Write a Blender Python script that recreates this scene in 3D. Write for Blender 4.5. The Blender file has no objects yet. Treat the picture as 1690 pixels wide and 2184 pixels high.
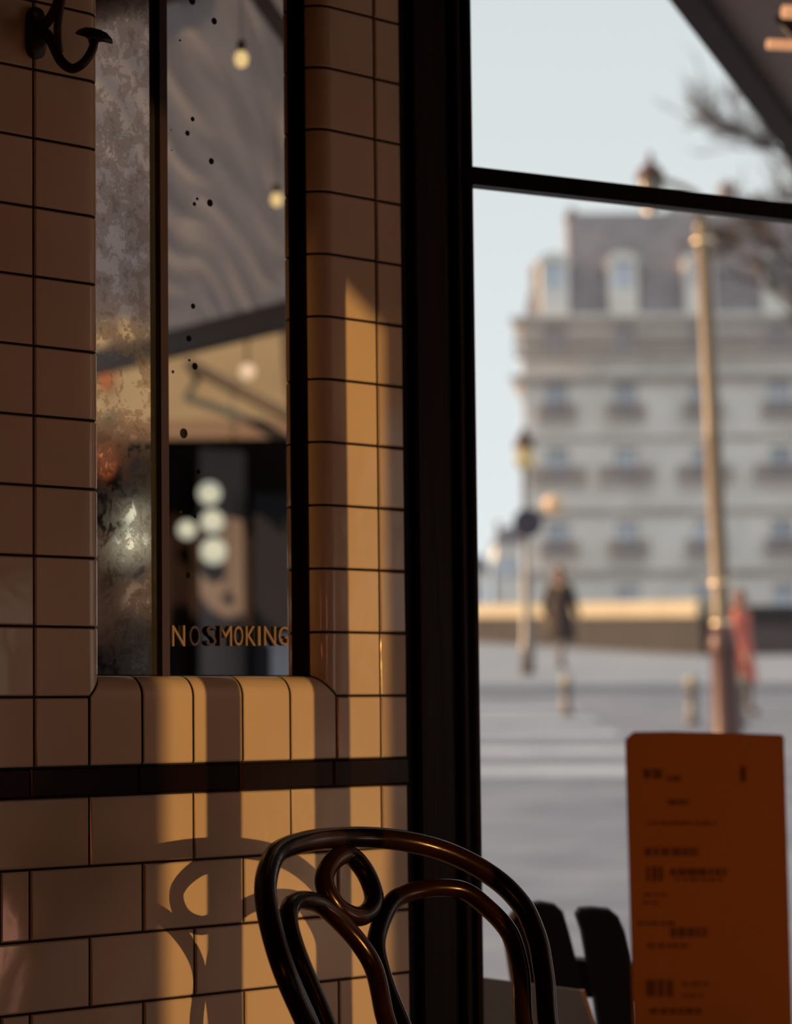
import bpy, math, random
from mathutils import Vector, Matrix, noise as mnoise

random.seed(7)
sc = bpy.context.scene
COL = sc.collection
V = Vector
pi = math.pi

# ------------------------------------------------------------------ camera
EYE = 1.0
FPX, PITCH, ROLL = 5808.5, 0.0735, -0.0110
_c, _s = math.cos(PITCH), math.sin(PITCH)
_cr, _sr = math.cos(ROLL), math.sin(ROLL)
_R0, _U0, FWD = V((1, 0, 0)), V((0, -_s, _c)), V((0, _c, _s))
RGT = _R0*_cr + _U0*_sr
UPV = -_R0*_sr + _U0*_cr
CAMP = V((0, 0, EYE))
cd = bpy.data.cameras.new('camera')
cd.sensor_fit = 'VERTICAL'; cd.sensor_height = 36.0; cd.sensor_width = 36.0
cd.lens = FPX/2184*36.0
cd.dof.use_dof = True; cd.dof.focus_distance = 2.97; cd.dof.aperture_fstop = 5.2
cd.clip_start = .05; cd.clip_end = 600
cam = bpy.data.objects.new('camera', cd); COL.objects.link(cam)
B = -FWD
cam.matrix_world = Matrix(((RGT.x, UPV.x, B.x, 0), (RGT.y, UPV.y, B.y, 0), (RGT.z, UPV.z, B.z, EYE), (0, 0, 0, 1)))
sc.camera = cam
vs = sc.view_settings
vs.view_transform = 'Standard'; vs.look = 'None'; vs.gamma = 1.0; vs.use_curve_mapping = False
vs.exposure = 0.0

# ------------------------------------------------------------------ sky
w = bpy.data.worlds.new('sky'); sc.world = w; w.use_nodes = True
nt = w.node_tree; nt.nodes.clear()
out = nt.nodes.new('ShaderNodeOutputWorld'); bg = nt.nodes.new('ShaderNodeBackground')
tc = nt.nodes.new('ShaderNodeTexCoord'); sx = nt.nodes.new('ShaderNodeSeparateXYZ'); rp = nt.nodes.new('ShaderNodeValToRGB')
nt.links.new(tc.outputs['Generated'], sx.inputs[0]); nt.links.new(sx.outputs['Z'], rp.inputs[0])
rp.color_ramp.elements[0].position = 0.0; rp.color_ramp.elements[0].color = (.84, .885, .90, 1)
rp.color_ramp.elements[1].position = .35; rp.color_ramp.elements[1].color = (.66, .705, .725, 1)
nt.links.new(rp.outputs[0], bg.inputs['Color']); bg.inputs['Strength'].default_value = 1.0
nt.links.new(bg.outputs[0], out.inputs[0])

# ------------------------------------------------------------------ wall frame (tile wall plane) used by lamps and structure
BE = 0.8029
WD = V((math.cos(BE), math.sin(BE), 0)); WN = V((math.sin(BE), -math.cos(BE), 0))
WO = V((-.3439, 3.0429, EYE + .0211))
P = .0775
UPZ = V((0, 0, 1))
def W(s, n, z): return V((WO.x, WO.y, 0)) + WD*s + WN*n + UPZ*z
WZ = WO.z
RN = .024            # bullnose radius
DEP = .037           # depth of the mirror plane behind the tile face

# lamps ------------------------------------------------------------
def lamp(kind, name, loc, energy, color, size=.1, aim=None, **kw):
    d = bpy.data.lights.new(name, kind); d.energy = energy; d.color = color
    if kind == 'AREA':
        d.size = size
    elif kind == 'SUN':
        d.angle = size
    else:
        d.shadow_soft_size = size
    for k, v in kw.items(): setattr(d, k, v)
    o = bpy.data.objects.new(name, d); COL.objects.link(o); o.location = loc
    if aim is not None:
        o.rotation_euler = (V(aim) - V(loc)).to_track_quat('-Z', 'Y').to_euler()
    return o
LDIR = V((.663, -.746, .067)).normalized()
beam_c = W(.26, 0, .95)
LAMP = beam_c + LDIR*11
lamp('SPOT', 'low_sun_glare', LAMP, 2250, (1.0, .61, .21), .022, beam_c, spot_size=math.radians(9), spot_blend=.15)
lamp('SUN', 'evening_sun', (-40, 20, 20), 7.5, (1.0, .66, .36), .0093, V((-40, 20, 20)) - V((-.95, .05, .23)))
lamp('POINT', 'interior_lamp', W(-1.5, 1.5, .85), 2.3, (1.0, .28, .085), .12)
lamp('POINT', 'interior_lamp', W(-.6, 3.2, 1.2), 2.6, (1.0, .42, .24), .12)
lamp('POINT', 'low_fill', W(1.0, 1.65, .55), 3.6, (1.0, .52, .42), .16)  # unseen fill, added to lift the lower tiles with pinkish light

# ------------------------------------------------------------------ helpers
def ray(px, py): return RGT*((px-845)/FPX) - UPV*((py-1092)/FPX) + FWD
def at(px, py, d): return CAMP + ray(px, py)*d
def at_y(px, py, y):
    r = ray(px, py); return CAMP + r*(y/r.y)
def at_z(px, py, z):
    r = ray(px, py); return CAMP + r*((z-EYE)/r.z)
def wall_hit(px, py, n=0.0):
    r = ray(px, py); o = WO + WN*n
    p = CAMP + r*(((o-CAMP).dot(WN))/r.dot(WN))
    return (p-WO).dot(WD), p.z
def reflect(p):
    o = WO - WN*DEP
    return p - WN*(2*(p-o).dot(WN))
def mat_at(px, py, d): return reflect(at(px, py, d))     # where a thing stands that the mirror shows

class MB:
    def __init__(s): s.v = []; s.f = []; s.sm = []
    def add(s, vs, fs, smooth=False):
        b = len(s.v); s.v += [tuple(v) for v in vs]
        s.f += [tuple(i+b for i in f) for f in fs]; s.sm += [smooth]*len(fs)
        return s
    def box(s, o, a, b, c):
        o, a, b, c = V(o), V(a), V(b), V(c)
        if a.cross(b).dot(c) < 0: a, b = b, a
        vs = [o, o+a, o+a+b, o+b, o+c, o+a+c, o+a+b+c, o+b+c]
        return s.add(vs, [(0, 3, 2, 1), (4, 5, 6, 7), (0, 1, 5, 4), (1, 2, 6, 5), (2, 3, 7, 6), (3, 0, 4, 7)])
    def bx(s, x0, x1, y0, y1, z0, z1): return s.box((x0, y0, z0), (x1-x0, 0, 0), (0, y1-y0, 0), (0, 0, z1-z0))
    def prism(s, pts, ext, smooth=False):
        n = len(pts); ext = V(ext); pts = [V(p) for p in pts]
        nn = V((0, 0, 0))
        for i in range(n): nn += pts[i].cross(pts[(i+1) % n])
        if nn.dot(ext) > 0: pts = pts[::-1]
        vs = pts + [p+ext for p in pts]
        s.add(vs, [tuple(range(n)), tuple(range(2*n-1, n-1, -1))], False)
        b = len(s.v)-2*n
        for i in range(n):
            j = (i+1) % n
            s.f.append((b+j, b+i, b+n+i, b+n+j)); s.sm.append(smooth)
        return s
    def tube(s, path, rad, sides=10, closed=False, caps=True, flat=1.0):
        path = [V(p) for p in path]; n = len(path)
        if not hasattr(rad, '__len__'): rad = [rad]*n
        T = []
        for i in range(n):
            if closed: t = path[(i+1) % n]-path[i-1]
            else: t = path[min(i+1, n-1)]-path[max(i-1, 0)]
            T.append(t.normalized())
        u = T[0].orthogonal().normalized(); rings = []
        frames = []
        for i in range(n):
            u = (u - T[i]*u.dot(T[i])).normalized()
            frames.append((u.copy(), T[i].cross(u)))
        if closed:      # spread the leftover twist
            u2 = (u - T[0]*u.dot(T[0])).normalized(); a, b2 = frames[0]
            tw = math.atan2(u2.dot(b2), u2.dot(a))
            for i in range(n):
                a, b2 = frames[i]; k = -tw*i/n
                frames[i] = (a*math.cos(k)+b2*math.sin(k), b2*math.cos(k)-a*math.sin(k))
        vs = []
        for i in range(n):
            a, b2 = frames[i]
            for k in range(sides):
                an = 2*pi*k/sides
                vs.append(path[i] + (a*math.cos(an) + b2*math.sin(an)*flat)*rad[i])
        fs = []
        for i in range(n if closed else n-1):
            j = (i+1) % n
            for k in range(sides):
                l = (k+1) % sides
                fs.append((i*sides+k, i*sides+l, j*sides+l, j*sides+k))
        s.add(vs, fs, True)
        if caps and not closed:
            b = len(s.v)-len(vs)
            s.f.append(tuple(b+k for k in range(sides-1, -1, -1))); s.sm.append(False)
            s.f.append(tuple(b+(n-1)*sides+k for k in range(sides))); s.sm.append(False)
        return s
    def lathe(s, o, prof, seg=20, ax=UPZ):
        ax = V(ax).normalized(); u = ax.orthogonal().normalized(); v = ax.cross(u); o = V(o)
        vs = []; n = len(prof)
        for r, h in prof:
            for k in range(seg):
                a = 2*pi*k/seg; vs.append(o + ax*h + (u*math.cos(a)+v*math.sin(a))*max(r, 1e-4))
        fs = []
        for i in range(n-1):
            for k in range(seg):
                l = (k+1) % seg; fs.append((i*seg+k, i*seg+l, (i+1)*seg+l, (i+1)*seg+k))
        s.add(vs, fs, True); b = len(s.v)-len(vs)
        s.f.append(tuple(b+k for k in range(seg-1, -1, -1))); s.sm.append(False)
        s.f.append(tuple(b+(n-1)*seg+k for k in range(seg))); s.sm.append(False)
        return s
    def mesh(s, name):
        me = bpy.data.meshes.new(name); me.from_pydata(s.v, [], s.f)
        me.polygons.foreach_set('use_smooth', s.sm); me.update()
        return me
    def build(s, name, m, parent=None, sharp=None):
        me = s.mesh(name); me.materials.append(m)
        if sharp: me.set_sharp_from_angle(angle=math.radians(sharp))
        o = bpy.data.objects.new(name, me); COL.objects.link(o)
        if parent: par(o, parent)
        return o
def par(o, p):
    o.parent = p
    o.matrix_parent_inverse = Matrix.Translation(-V(p.location)) if p.type == 'EMPTY' else Matrix.Identity(4)
    return o
def tag(o, label, cat, group=None, kind=None):
    if label: o['label'] = label
    if cat: o['category'] = cat
    if group: o['group'] = group
    if kind: o['kind'] = kind
    return o
def thing(name, loc, label, cat, group=None):
    o = bpy.data.objects.new(name, None); COL.objects.link(o); o.location = V(loc); o.empty_display_size = .05
    return tag(o, label, cat, group)
def struct(name, mb, m, parent=None, label=None):
    o = mb.build(name, m, parent)
    if not parent: o['kind'] = 'structure'
    if label: o['label'] = label
    return o
def catmull(pts, n=6, closed=False):
    pts = [V(p) for p in pts]; N = len(pts); res = []
    for i in range(N if closed else N-1):
        p1, p2 = pts[i], pts[(i+1) % N]
        p0 = pts[i-1] if (closed or i > 0) else p1*2-p2
        p3 = pts[(i+2) % N] if (closed or i+2 < N) else p2*2-p1
        for k in range(n):
            t = k/n
            res.append(.5*((2*p1) + (p2-p0)*t + (2*p0-5*p1+4*p2-p3)*t*t + (3*p1-p0-3*p2+p3)*t**3))
    if not closed: res.append(pts[-1])
    return res

# ------------------------------------------------------------------ materials
def mat(name, col, rough=.5, metal=0.0, spec=.5, var=0.0, vscale=8.0, bump=0.0, bscale=30.0, coat=0.0, emit=None, estr=1.0, transl=0.0, stretch=None, col2=None, tint=None):
    m = bpy.data.materials.new(name); m.use_nodes = True
    nt = m.node_tree; bs = nt.nodes['Principled BSDF']
    c4 = (col[0], col[1], col[2], 1)
    bs.inputs['Base Color'].default_value = c4
    bs.inputs['Roughness'].default_value = rough; bs.inputs['Metallic'].default_value = metal
    bs.inputs['Specular IOR Level'].default_value = spec
    if tint: bs.inputs['Specular Tint'].default_value = (*tint, 1)
    if coat: bs.inputs['Coat Weight'].default_value = coat; bs.inputs['Coat Roughness'].default_value = .08
    tc = nt.nodes.new('ShaderNodeTexCoord'); mp = nt.nodes.new('ShaderNodeMapping')
    nt.links.new(tc.outputs['Object'], mp.inputs[0])
    if stretch: mp.inputs['Scale'].default_value = stretch
    if var or col2:
        ns = nt.nodes.new('ShaderNodeTexNoise'); ns.inputs['Scale'].default_value = vscale; ns.inputs['Detail'].default_value = 5
        nt.links.new(mp.outputs[0], ns.inputs['Vector'])
        rp = nt.nodes.new('ShaderNodeValToRGB'); e = rp.color_ramp.elements
        e[0].position, e[1].position = .32, .68
        b2 = col2 if col2 else tuple(min(1, x*(1+var)) for x in col)
        a2 = col if col2 else tuple(x*(1-var) for x in col)
        e[0].color = (*a2, 1); e[1].color = (*b2, 1)
        nt.links.new(ns.outputs['Fac'], rp.inputs[0]); nt.links.new(rp.outputs[0], bs.inputs['Base Color'])
    if bump:
        nb = nt.nodes.new('ShaderNodeTexNoise'); nb.inputs['Scale'].default_value = bscale; nb.inputs['Detail'].default_value = 3
        nt.links.new(mp.outputs[0], nb.inputs['Vector'])
        bp = nt.nodes.new('ShaderNodeBump'); bp.inputs['Strength'].default_value = bump; bp.inputs['Distance'].default_value = .01
        nt.links.new(nb.outputs['Fac'], bp.inputs['Height']); nt.links.new(bp.outputs[0], bs.inputs['Normal'])
    if emit:
        bs.inputs['Emission Color'].default_value = (*emit, 1); bs.inputs['Emission Strength'].default_value = estr
    if transl:
        mx = nt.nodes.new('ShaderNodeMixShader'); tr = nt.nodes.new('ShaderNodeBsdfTranslucent')
        tr.inputs['Color'].default_value = c4; mx.inputs[0].default_value = transl
        o = nt.nodes['Material Output']
        nt.links.new(bs.outputs[0], mx.inputs[1]); nt.links.new(tr.outputs[0], mx.inputs[2]); nt.links.new(mx.outputs[0], o.inputs[0])
    return m

M = {}
M['tile'] = mat('glazed_cream_tile', (.72, .50, .325), .10, spec=.5, tint=(1, .80, .62), var=.05, vscale=6, bump=.05, bscale=16)
M['grout'] = mat('dark_grout', (.018, .012, .010), .9)
M['band'] = mat('dark_brown_glazed_tile', (.010, .0035, .002), .16, spec=.14, tint=(1, .5, .3), bump=.03, bscale=20)
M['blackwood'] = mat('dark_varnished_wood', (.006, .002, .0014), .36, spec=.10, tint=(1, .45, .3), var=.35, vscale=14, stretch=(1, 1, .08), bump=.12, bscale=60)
M['stripwood'] = mat('brown_strip_wood', (.040, .014, .006), .38, var=.3, vscale=20, stretch=(1, 1, .1))
M['iron'] = mat('dark_cast_iron', (.030, .014, .010), .42, metal=.3, bump=.1, bscale=80)
M['chairwood'] = mat('polished_bentwood', (.015, .0038, .0016), .21, spec=.42, tint=(1, .66, .46), var=.35, vscale=18, bump=.04, bscale=50)
M['cane'] = mat('woven_cane', (.20, .11, .05), .6, var=.3, vscale=120)
M['slat'] = mat('dark_teak', (.007, .003, .002), .5, spec=.12, tint=(1, .6, .5), var=.4, vscale=25, stretch=(1, 1, .12), bump=.15, bscale=40)
M['brass'] = mat('dull_brass', (.36, .21, .10), .45, metal=.25)
M['letterside'] = mat('letter_edge', (.012, .008, .006), .6)
M['spot'] = mat('black_mirror_spot', (.006, .005, .005), .8)
M['plaster'] = mat('warm_plaster', (.16, .10, .06), .8, var=.1)
M['ceil'] = mat('ceiling_paint', (.05, .035, .025), .8)
M['floor'] = mat('worn_floor', (.10, .065, .045), .5, var=.3, vscale=10)
M['paper'] = mat('kraft_menu_card', (.76, .355, .125), .75, var=.12, vscale=9, transl=.75)
M['ink'] = mat('faded_menu_print', (.40, .15, .04), .8)
M['board'] = mat('beige_board', (.20, .145, .115), .7, var=.12, vscale=20)
M['boardlit'] = mat('lit_board_edge', (.50, .18, .07), .6)
M['marble'] = mat('table_marble', (.35, .30, .27), .25, var=.3, vscale=9)
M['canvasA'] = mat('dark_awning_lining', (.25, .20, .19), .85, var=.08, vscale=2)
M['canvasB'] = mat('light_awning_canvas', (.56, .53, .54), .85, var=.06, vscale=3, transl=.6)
M['tubeA'] = mat('brown_awning_bar', (.055, .028, .016), .6)
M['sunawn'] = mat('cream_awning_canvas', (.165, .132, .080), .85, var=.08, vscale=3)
M['stone'] = mat('limestone_facade', (.78, .735, .69), .85, var=.10, vscale=.6)  # stone to brick: far building colours lifted pale, haze put into them
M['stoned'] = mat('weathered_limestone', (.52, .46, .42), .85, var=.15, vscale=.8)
M['slate'] = mat('grey_slate_roof', (.27, .24, .255), .6, var=.15, vscale=1.2)
M['railing'] = mat('balcony_iron', (.27, .195, .175), .6)
M['pane'] = mat('pale_window_glass', (.62, .68, .78), .15, spec=.6, var=.3, vscale=.5)
M['frame'] = mat('grey_window_frame', (.46, .42, .42), .6)
M['brick'] = mat('chimney_brick', (.27, .20, .18), .8, var=.2, vscale=2)
M['road'] = mat('asphalt', (.15, .162, .21), .8, col2=(.265, .268, .31), vscale=1.3, bump=.6, bscale=5, spec=.3)
M['walk'] = mat('pavement_stone', (.25, .275, .33), .75, col2=(.33, .335, .37), vscale=.7)
M['white'] = mat('road_paint', (.40, .43, .49), .7, var=.15, vscale=2)
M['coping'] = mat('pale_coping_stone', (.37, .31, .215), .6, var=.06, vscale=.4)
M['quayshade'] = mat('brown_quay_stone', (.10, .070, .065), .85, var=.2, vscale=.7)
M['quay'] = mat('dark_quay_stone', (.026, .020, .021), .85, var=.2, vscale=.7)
M['post'] = mat('bronze_lamp_post', (.19, .13, .08), .4, spec=.5, bump=.1, bscale=9)
M['brassglint'] = mat('bright_brass_glint', (.75, .58, .38), .25, metal=.8)
M['postdark'] = mat('dark_red_post_base', (.085, .035, .028), .4, metal=.2)
M['bollard'] = mat('pale_bollard_paint', (.15, .125, .115), .35, spec=.6)
M['bark'] = mat('bare_tree_bark', (.10, .075, .07), .9, var=.3, vscale=6)
M['skin'] = mat('skin', (.45, .25, .17), .6)
M['coat_dark'] = mat('dark_brown_coat', (.022, .012, .011), .8)
M['coat_coral'] = mat('coral_coat', (.55, .13, .09), .8)
M['hair'] = mat('brown_hair', (.16, .06, .03), .6)
M['trouser'] = mat('grey_trousers', (.16, .14, .14), .8)
M['darkfront'] = mat('dark_shopfront', (.014, .008, .007), .8, spec=.15, var=.2, vscale=2)
M['bluefront'] = mat('blue_black_door', (.009, .010, .016), .6, spec=.2)
M['greypil'] = mat('grey_stone_pilaster', (.115, .10, .105), .8, var=.12, vscale=2)
M['bluebox'] = mat('pale_blue_panel', (.42, .49, .62), .5)
def glow(name, col, st):
    return mat(name, tuple(x*.12 for x in col), .4, emit=col, estr=st)
M['globe'] = glow('lit_milk_glass', (.86, .92, .74), .60)
M['spotlamp'] = glow('lit_yellow_bulb', (1.0, .72, .30), 1.0)
M['heater'] = glow('glowing_heater_tube', (1.0, .46, .22), .62)
M['orange'] = glow('lit_orange_bulb', (1.0, .28, .07), .16)
M['amber'] = glow('lit_amber_lantern', (.95, .70, .32), .35)
def glassmat():
    m = bpy.data.materials.new('window_glass'); m.use_nodes = True; nt = m.node_tree; nt.nodes.clear()
    o = nt.nodes.new('ShaderNodeOutputMaterial'); mx = nt.nodes.new('ShaderNodeMixShader')
    t = nt.nodes.new('ShaderNodeBsdfTransparent'); g = nt.nodes.new('ShaderNodeBsdfGlossy'); fr = nt.nodes.new('ShaderNodeFresnel')
    t.inputs[0].default_value = (.985, .99, .985, 1); g.inputs['Roughness'].default_value = .01; fr.inputs['IOR'].default_value = 1.10
    nt.links.new(fr.outputs[0], mx.inputs[0]); nt.links.new(t.outputs[0], mx.inputs[1]); nt.links.new(g.outputs[0], mx.inputs[2])
    nt.links.new(mx.outputs[0], o.inputs[0]); return m
M['glass'] = glassmat()
def mirrormat(name, antique):
    m = bpy.data.materials.new(name); m.use_nodes = True; nt = m.node_tree; bs = nt.nodes['Principled BSDF']
    bs.inputs['Metallic'].default_value = 1.0
    if not antique:
        bs.inputs['Base Color'].default_value = (.80, .77, .74, 1); bs.inputs['Roughness'].default_value = .0
        return m
    tc = nt.nodes.new('ShaderNodeTexCoord')
    n1 = nt.nodes.new('ShaderNodeTexNoise'); n1.inputs['Scale'].default_value = 46; n1.inputs['Detail'].default_value = 7; n1.inputs['Roughness'].default_value = .72
    n1.inputs['Distortion'].default_value = .35
    n2 = nt.nodes.new('ShaderNodeTexNoise'); n2.inputs['Scale'].default_value = 9; n2.inputs['Detail'].default_value = 2
    for n in (n1, n2): nt.links.new(tc.outputs['Object'], n.inputs['Vector'])
    ad = nt.nodes.new('ShaderNodeMath'); ad.operation = 'MULTIPLY_ADD'; ad.inputs[1].default_value = .45
    nt.links.new(n2.outputs['Fac'], ad.inputs[0]); nt.links.new(n1.outputs['Fac'], ad.inputs[2])
    rp = nt.nodes.new('ShaderNodeValToRGB'); e = rp.color_ramp.elements; rp.color_ramp.interpolation = 'LINEAR'
    e[0].position = .685; e[0].color = (.92, .90, .88, 1); e[1].position = .72; e[1].color = (.66, .58, .53, 1)
    x = e.new(.80); x.color = (.72, .66, .61, 1); x = e.new(.83); x.color = (.52, .45, .40, 1)
    nt.links.new(ad.outputs[0], rp.inputs[0])
    r2 = nt.nodes.new('ShaderNodeValToRGB'); e = r2.color_ramp.elements
    e[0].position = .66; e[0].color = (.02, .02, .02, 1); e[1].position = .74; e[1].color = (.06, .06, .06, 1)
    nt.links.new(ad.outputs[0], r2.inputs[0])
    df = nt.nodes.new('ShaderNodeBsdfDiffuse'); df.inputs[0].default_value = (.55, .50, .46, 1)
    mx = nt.nodes.new('ShaderNodeMixShader'); mx.inputs[0].default_value = .05
    nt.links.new(rp.outputs[0], bs.inputs['Base Color']); nt.links.new(r2.outputs[0], bs.inputs['Roughness'])
    o = nt.nodes['Material Output']
    nt.links.new(bs.outputs[0], mx.inputs[1]); nt.links.new(df.outputs[0], mx.inputs[2]); nt.links.new(mx.outputs[0], o.inputs[0])
    return m
M['mirror'] = mirrormat('clear_mirror', False); M['antique'] = mirrormat('foxed_mirror', True)

# ------------------------------------------------------------------ the tiled wall
S0, S1 = -2.6, .512          # extent of the tile wall along s
ZT = 2.75
g = .0015                    # half a joint
sL, sR = RN, 5*P - RN        # reveals of the niche
zS = WZ + RN                 # top of the niche sill
back = MB()
bk = -.0024
def slab(mb, s0, s1, z0, z1, n0, n1):
    mb.box(W(s0, n0, z0), WD*(s1-s0), UPZ*(z1-z0), WN*(n1-n0))
slab(back, S0, 0-.002, 0, ZT, -.14, bk); slab(back, 5*P+.002, S1+.03, 0, ZT, -.14, bk)
slab(back, -.002, 5*P+.002, 0, WZ-.003, -.14, bk)
slab(back, -.002, 5*P+.002, WZ+.95, ZT, -.14, bk)
slab(back, -.002, 5*P+.002, WZ-.003, WZ+.95, -.14, -DEP-.012)
slab(back, -.002, sL-.003, WZ-.003, WZ+.95, -DEP-.012, -RN); slab(back, sR+.003, 5*P+.002, WZ-.003, WZ+.95, -DEP-.012, -RN)
slab(back, sL-.003, sR+.003, WZ-.003, zS-.003, -DEP-.012, -RN)
rg = RN-.0024
arc = [(rg*math.sin(pi/2*k/8), -RN+rg*math.cos(pi/2*k/8)) for k in range(9)]
back.prism([W(a, b, WZ) for a, b in arc+[(-.004, -RN), (-.004, bk)]], UPZ*.95)
back.prism([W(5*P-a, b, WZ) for a, b in arc+[(-.004, -RN), (-.004, bk)]], UPZ*.95)
back.prism([W(.0, b, WZ+a) for a, b in arc+[(-.004, -RN), (-.004, bk)]], WD*(5*P))
wall = struct('wall_left', back, M['grout'], label='dark grout bed behind the tiles')
rt = random.Random(3)
def tile_mesh(mb, s0, s1, z0, z1, n0=-.006, top=0.0):
    # a glazed tile: crowned face, eased edges, tiny tilt of its own
    b = .0016; tl = rt.uniform(-.0004, .0004); tv = rt.uniform(-.0004, .0004); ht = rt.uniform(-.0003, .0003)
    def pt(s, n, z): return W(s, n, z)
    q = [(s0, z0), (s1, z0), (s1, z1), (s0, z1)]
    i = [(s0+b, z0+b), (s1-b, z0+b), (s1-b, z1-b), (s0+b, z1-b)]
    sg = [(-1, -1), (1, -1), (1, 1), (-1, 1)]
    vs = [pt(a, n0, z) for a, z in q] + [pt(a, top-.0014, z) for a, z in q] + [pt(a, top+ht+x*tl+y*tv, z) for (a, z), (x, y) in zip(i, sg)]
    fs = []
    for k in range(4):
        l = (k+1) % 4
        fs += [(k, l, 4+l, 4+k), (4+k, 4+l, 8+l, 8+k)]
    fs.append((8, 9, 10, 11))
    mb.add(vs, fs)
def put_tile(s0, s1, z0, z1, name='tile', m='tile'):
    mb = MB(); tile_mesh(mb, s0+g, s1-g, z0+g, z1-g); mb.build(name, M[m], wall)
def zrow(v): return WZ + v*P
# square tiles above the band, left field
for v in range(-1, 12):
    for h in range(-9, -1):
        put_tile(h*P, (h+1)*P, zrow(v), zrow(v+1))
    if v < 0: put_tile(-P, 0, zrow(v), zrow(v+1))
    # right field : joint at h=6, cut tile against the jamb
    if v < 0: put_tile(5*P, 6*P, zrow(v), zrow(v+1))
    put_tile(6*P, S1, zrow(v), zrow(v+1))
# bullnose tiles: the face turns through a quarter circle into the niche
def bull(side, v):
    mb = MB(); z0, z1 = zrow(v)+g, zrow(v+1)-g
    prof = []
    if side < 0:
        prof.append((-P+g, -.006)); prof.append((-P+g, -.0014)); prof.append((-P+g+.0016, 0)); prof.append((-.012, .0))
        for k in range(9):
            a = pi/2*k/8; prof.append((RN*math.sin(a), -RN + RN*math.cos(a)))
        prof.append((RN, -RN-.002))
    else:
        e = 5*P
        prof.append((6*P-g, -.006)); prof.append((6*P-g, -.0014)); prof.append((6*P-g-.0016, 0)); prof.append((e+.012, 0))
        for k in range(9):
            a = pi/2*k/8; prof.append((e-RN*math.sin(a), -RN+RN*math.cos(a)))
        prof.append((e-RN, -RN-.002))
    n = len(prof)
    e0 = 0 if side < 0 else 5*P
    def lowz(a, b): return z0 + (max(0, (a-e0)*(1 if side < 0 else -1)) if v == 0 and b < 0 and b > -RN-.01 and abs(a-e0) < RN+.001 else 0)
    # eased top and bottom edge
    ins = .0013
    vs = [W(a, b-.0009, lowz(a, b)) for a, b in prof]+[W(a, b, lowz(a, b)+ins) for a, b in prof]+[W(a, b, z1-ins) for a, b in prof]+[W(a, b-.0009, z1) for a, b in prof]
    fs = []
    for r in range(3):
        for k in range(n-1):
            q = (r*n+k, r*n+k+1, (r+1)*n+k+1, (r+1)*n+k)
            fs.append(q if side < 0 else q[::-1])
    mb.add(vs, fs, True); mb.build('bullnose_tile', M['tile'], wall, sharp=22)
for v in range(0, 12):
    bull(-1, v); bull(1, v)
# sill: five bullnose tiles on end, the right one mitred
for h in range(0, 5):
    mb = MB(); s0, s1 = h*P+g, (h+1)*P-g
    prof = [(-P+g, -.006), (-P+g, -.0014), (-P+g+.0016, 0), (-.012, 0)]
    for k in range(11):
        a = pi/2*k/10; prof.append((RN*math.sin(a), -RN+RN*math.cos(a)))
    prof.append((RN, -RN-.012))
    n = len(prof); vs = []
    for kk in range(4):
        for zz, nn in prof:
            a0, a1 = s0, s1
            if h == 4 and nn < 0 and zz > -.0: a1 = s1 - zz*1.0
            if h == 0 and nn < 0 and zz > -.0: a0 = s0 + zz*1.0
            sx_ = (a0, a0+.0013, a1-.0013, a1)[kk]
            vs.append(W(sx_, nn-(.0009 if kk in (0, 3) else 0), WZ+zz))
    fs = []
    for r in range(3):
        for k in range(n-1): fs.append((r*n+k+1, r*n+k, (r+1)*n+k, (r+1)*n+k+1)[::-1])
    mb.add(vs, [f[::-1] for f in fs], True); mb.build('sill_tile', M['tile'], wall, sharp=22)
# dark border band
zb1, zb0 = zrow(-1), zrow(-1)-.4193*P
k = -5
s = -9.1*P
while s < S1:
    e = min(s+2*P, S1)
    mb = MB(); tile_mesh(mb, s+.0007, e-.0007, zb0+.0006, zb1-.0006, top=.0025); mb.build('border_tile', M['band'], wall)
    s += 2*P
# metro bricks below the band
for r in range(12):
    z1 = zb0 - r*P; z0 = z1-P
    if r % 2 == 0: js = [-10, -8, -6, -4, -2, 0, 2, 4, 6, S1/P]
    else: js = [-9.6, -7.6, -5.6, -3.6, -1.6, -1.08, 1, 3, 5, S1/P]
    if z0 < .0: break
    for a, b in zip(js, js[1:]):
        put_tile(a*P, b*P, z0, z1)

# ------------------------------------------------------------------ mirrors in the niche
nM = -DEP
sm0, _ = wall_hit(332, 720, nM); sm1, _ = wall_hit(356, 720, nM)
zm0 = WZ-.002; zm1 = WZ+.94
def mirror_sheet(name, s0, s1, m):
    mb = MB(); slab(mb, s0, s1, zm0, zm1, nM-.006, nM)
    return mb.build(name, m)
am = mirror_sheet('antique_mirror', sL-.006, sm0+.006, M['antique'])
tag(am, 'narrow mottled antique mirror panel beside the left tile column', 'mirror')
mi = mirror_sheet('mirror', sm0+.0065, sR+.012, M['mirror'])
tag(mi, 'wide clear mirror panel with black age spots and NO SMOKING lettering', 'mirror')
# black age spots on the clear mirror
for px, py, r in [(410, 2, 7.5), (457, 45, 6.5), (384, 86, 2.2), (411, 254, 4.5), (400, 284, 5), (365, 277, 1.5), (451, 344, 6), (448, 433, 6.8), (415, 435, 3.8), (421, 424, 2.8),
                  (412, 653, 5), (403, 722, 6), (404, 768, 2.5), (416, 781, 6.5), (369, 793, 3), (358, 809, 2), (392, 924, 9), (424, 1006, 4.5), (411, 1096, 5), (416, 1101, 4), (386, 1092, 3), (401, 1227, 5.5), (366, 320, 1.3)]:
    s_, z_ = wall_hit(px, py, nM); rr = r/1850*1.0
    mb = MB(); mb.lathe(W(s_, nM-.0004, z_), [(rr*1.25, 0), (rr*1.2, .0007), (rr*.9, .0009)], 14, WN)
    mb.build('age_spot', M['spot'], mi)
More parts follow.
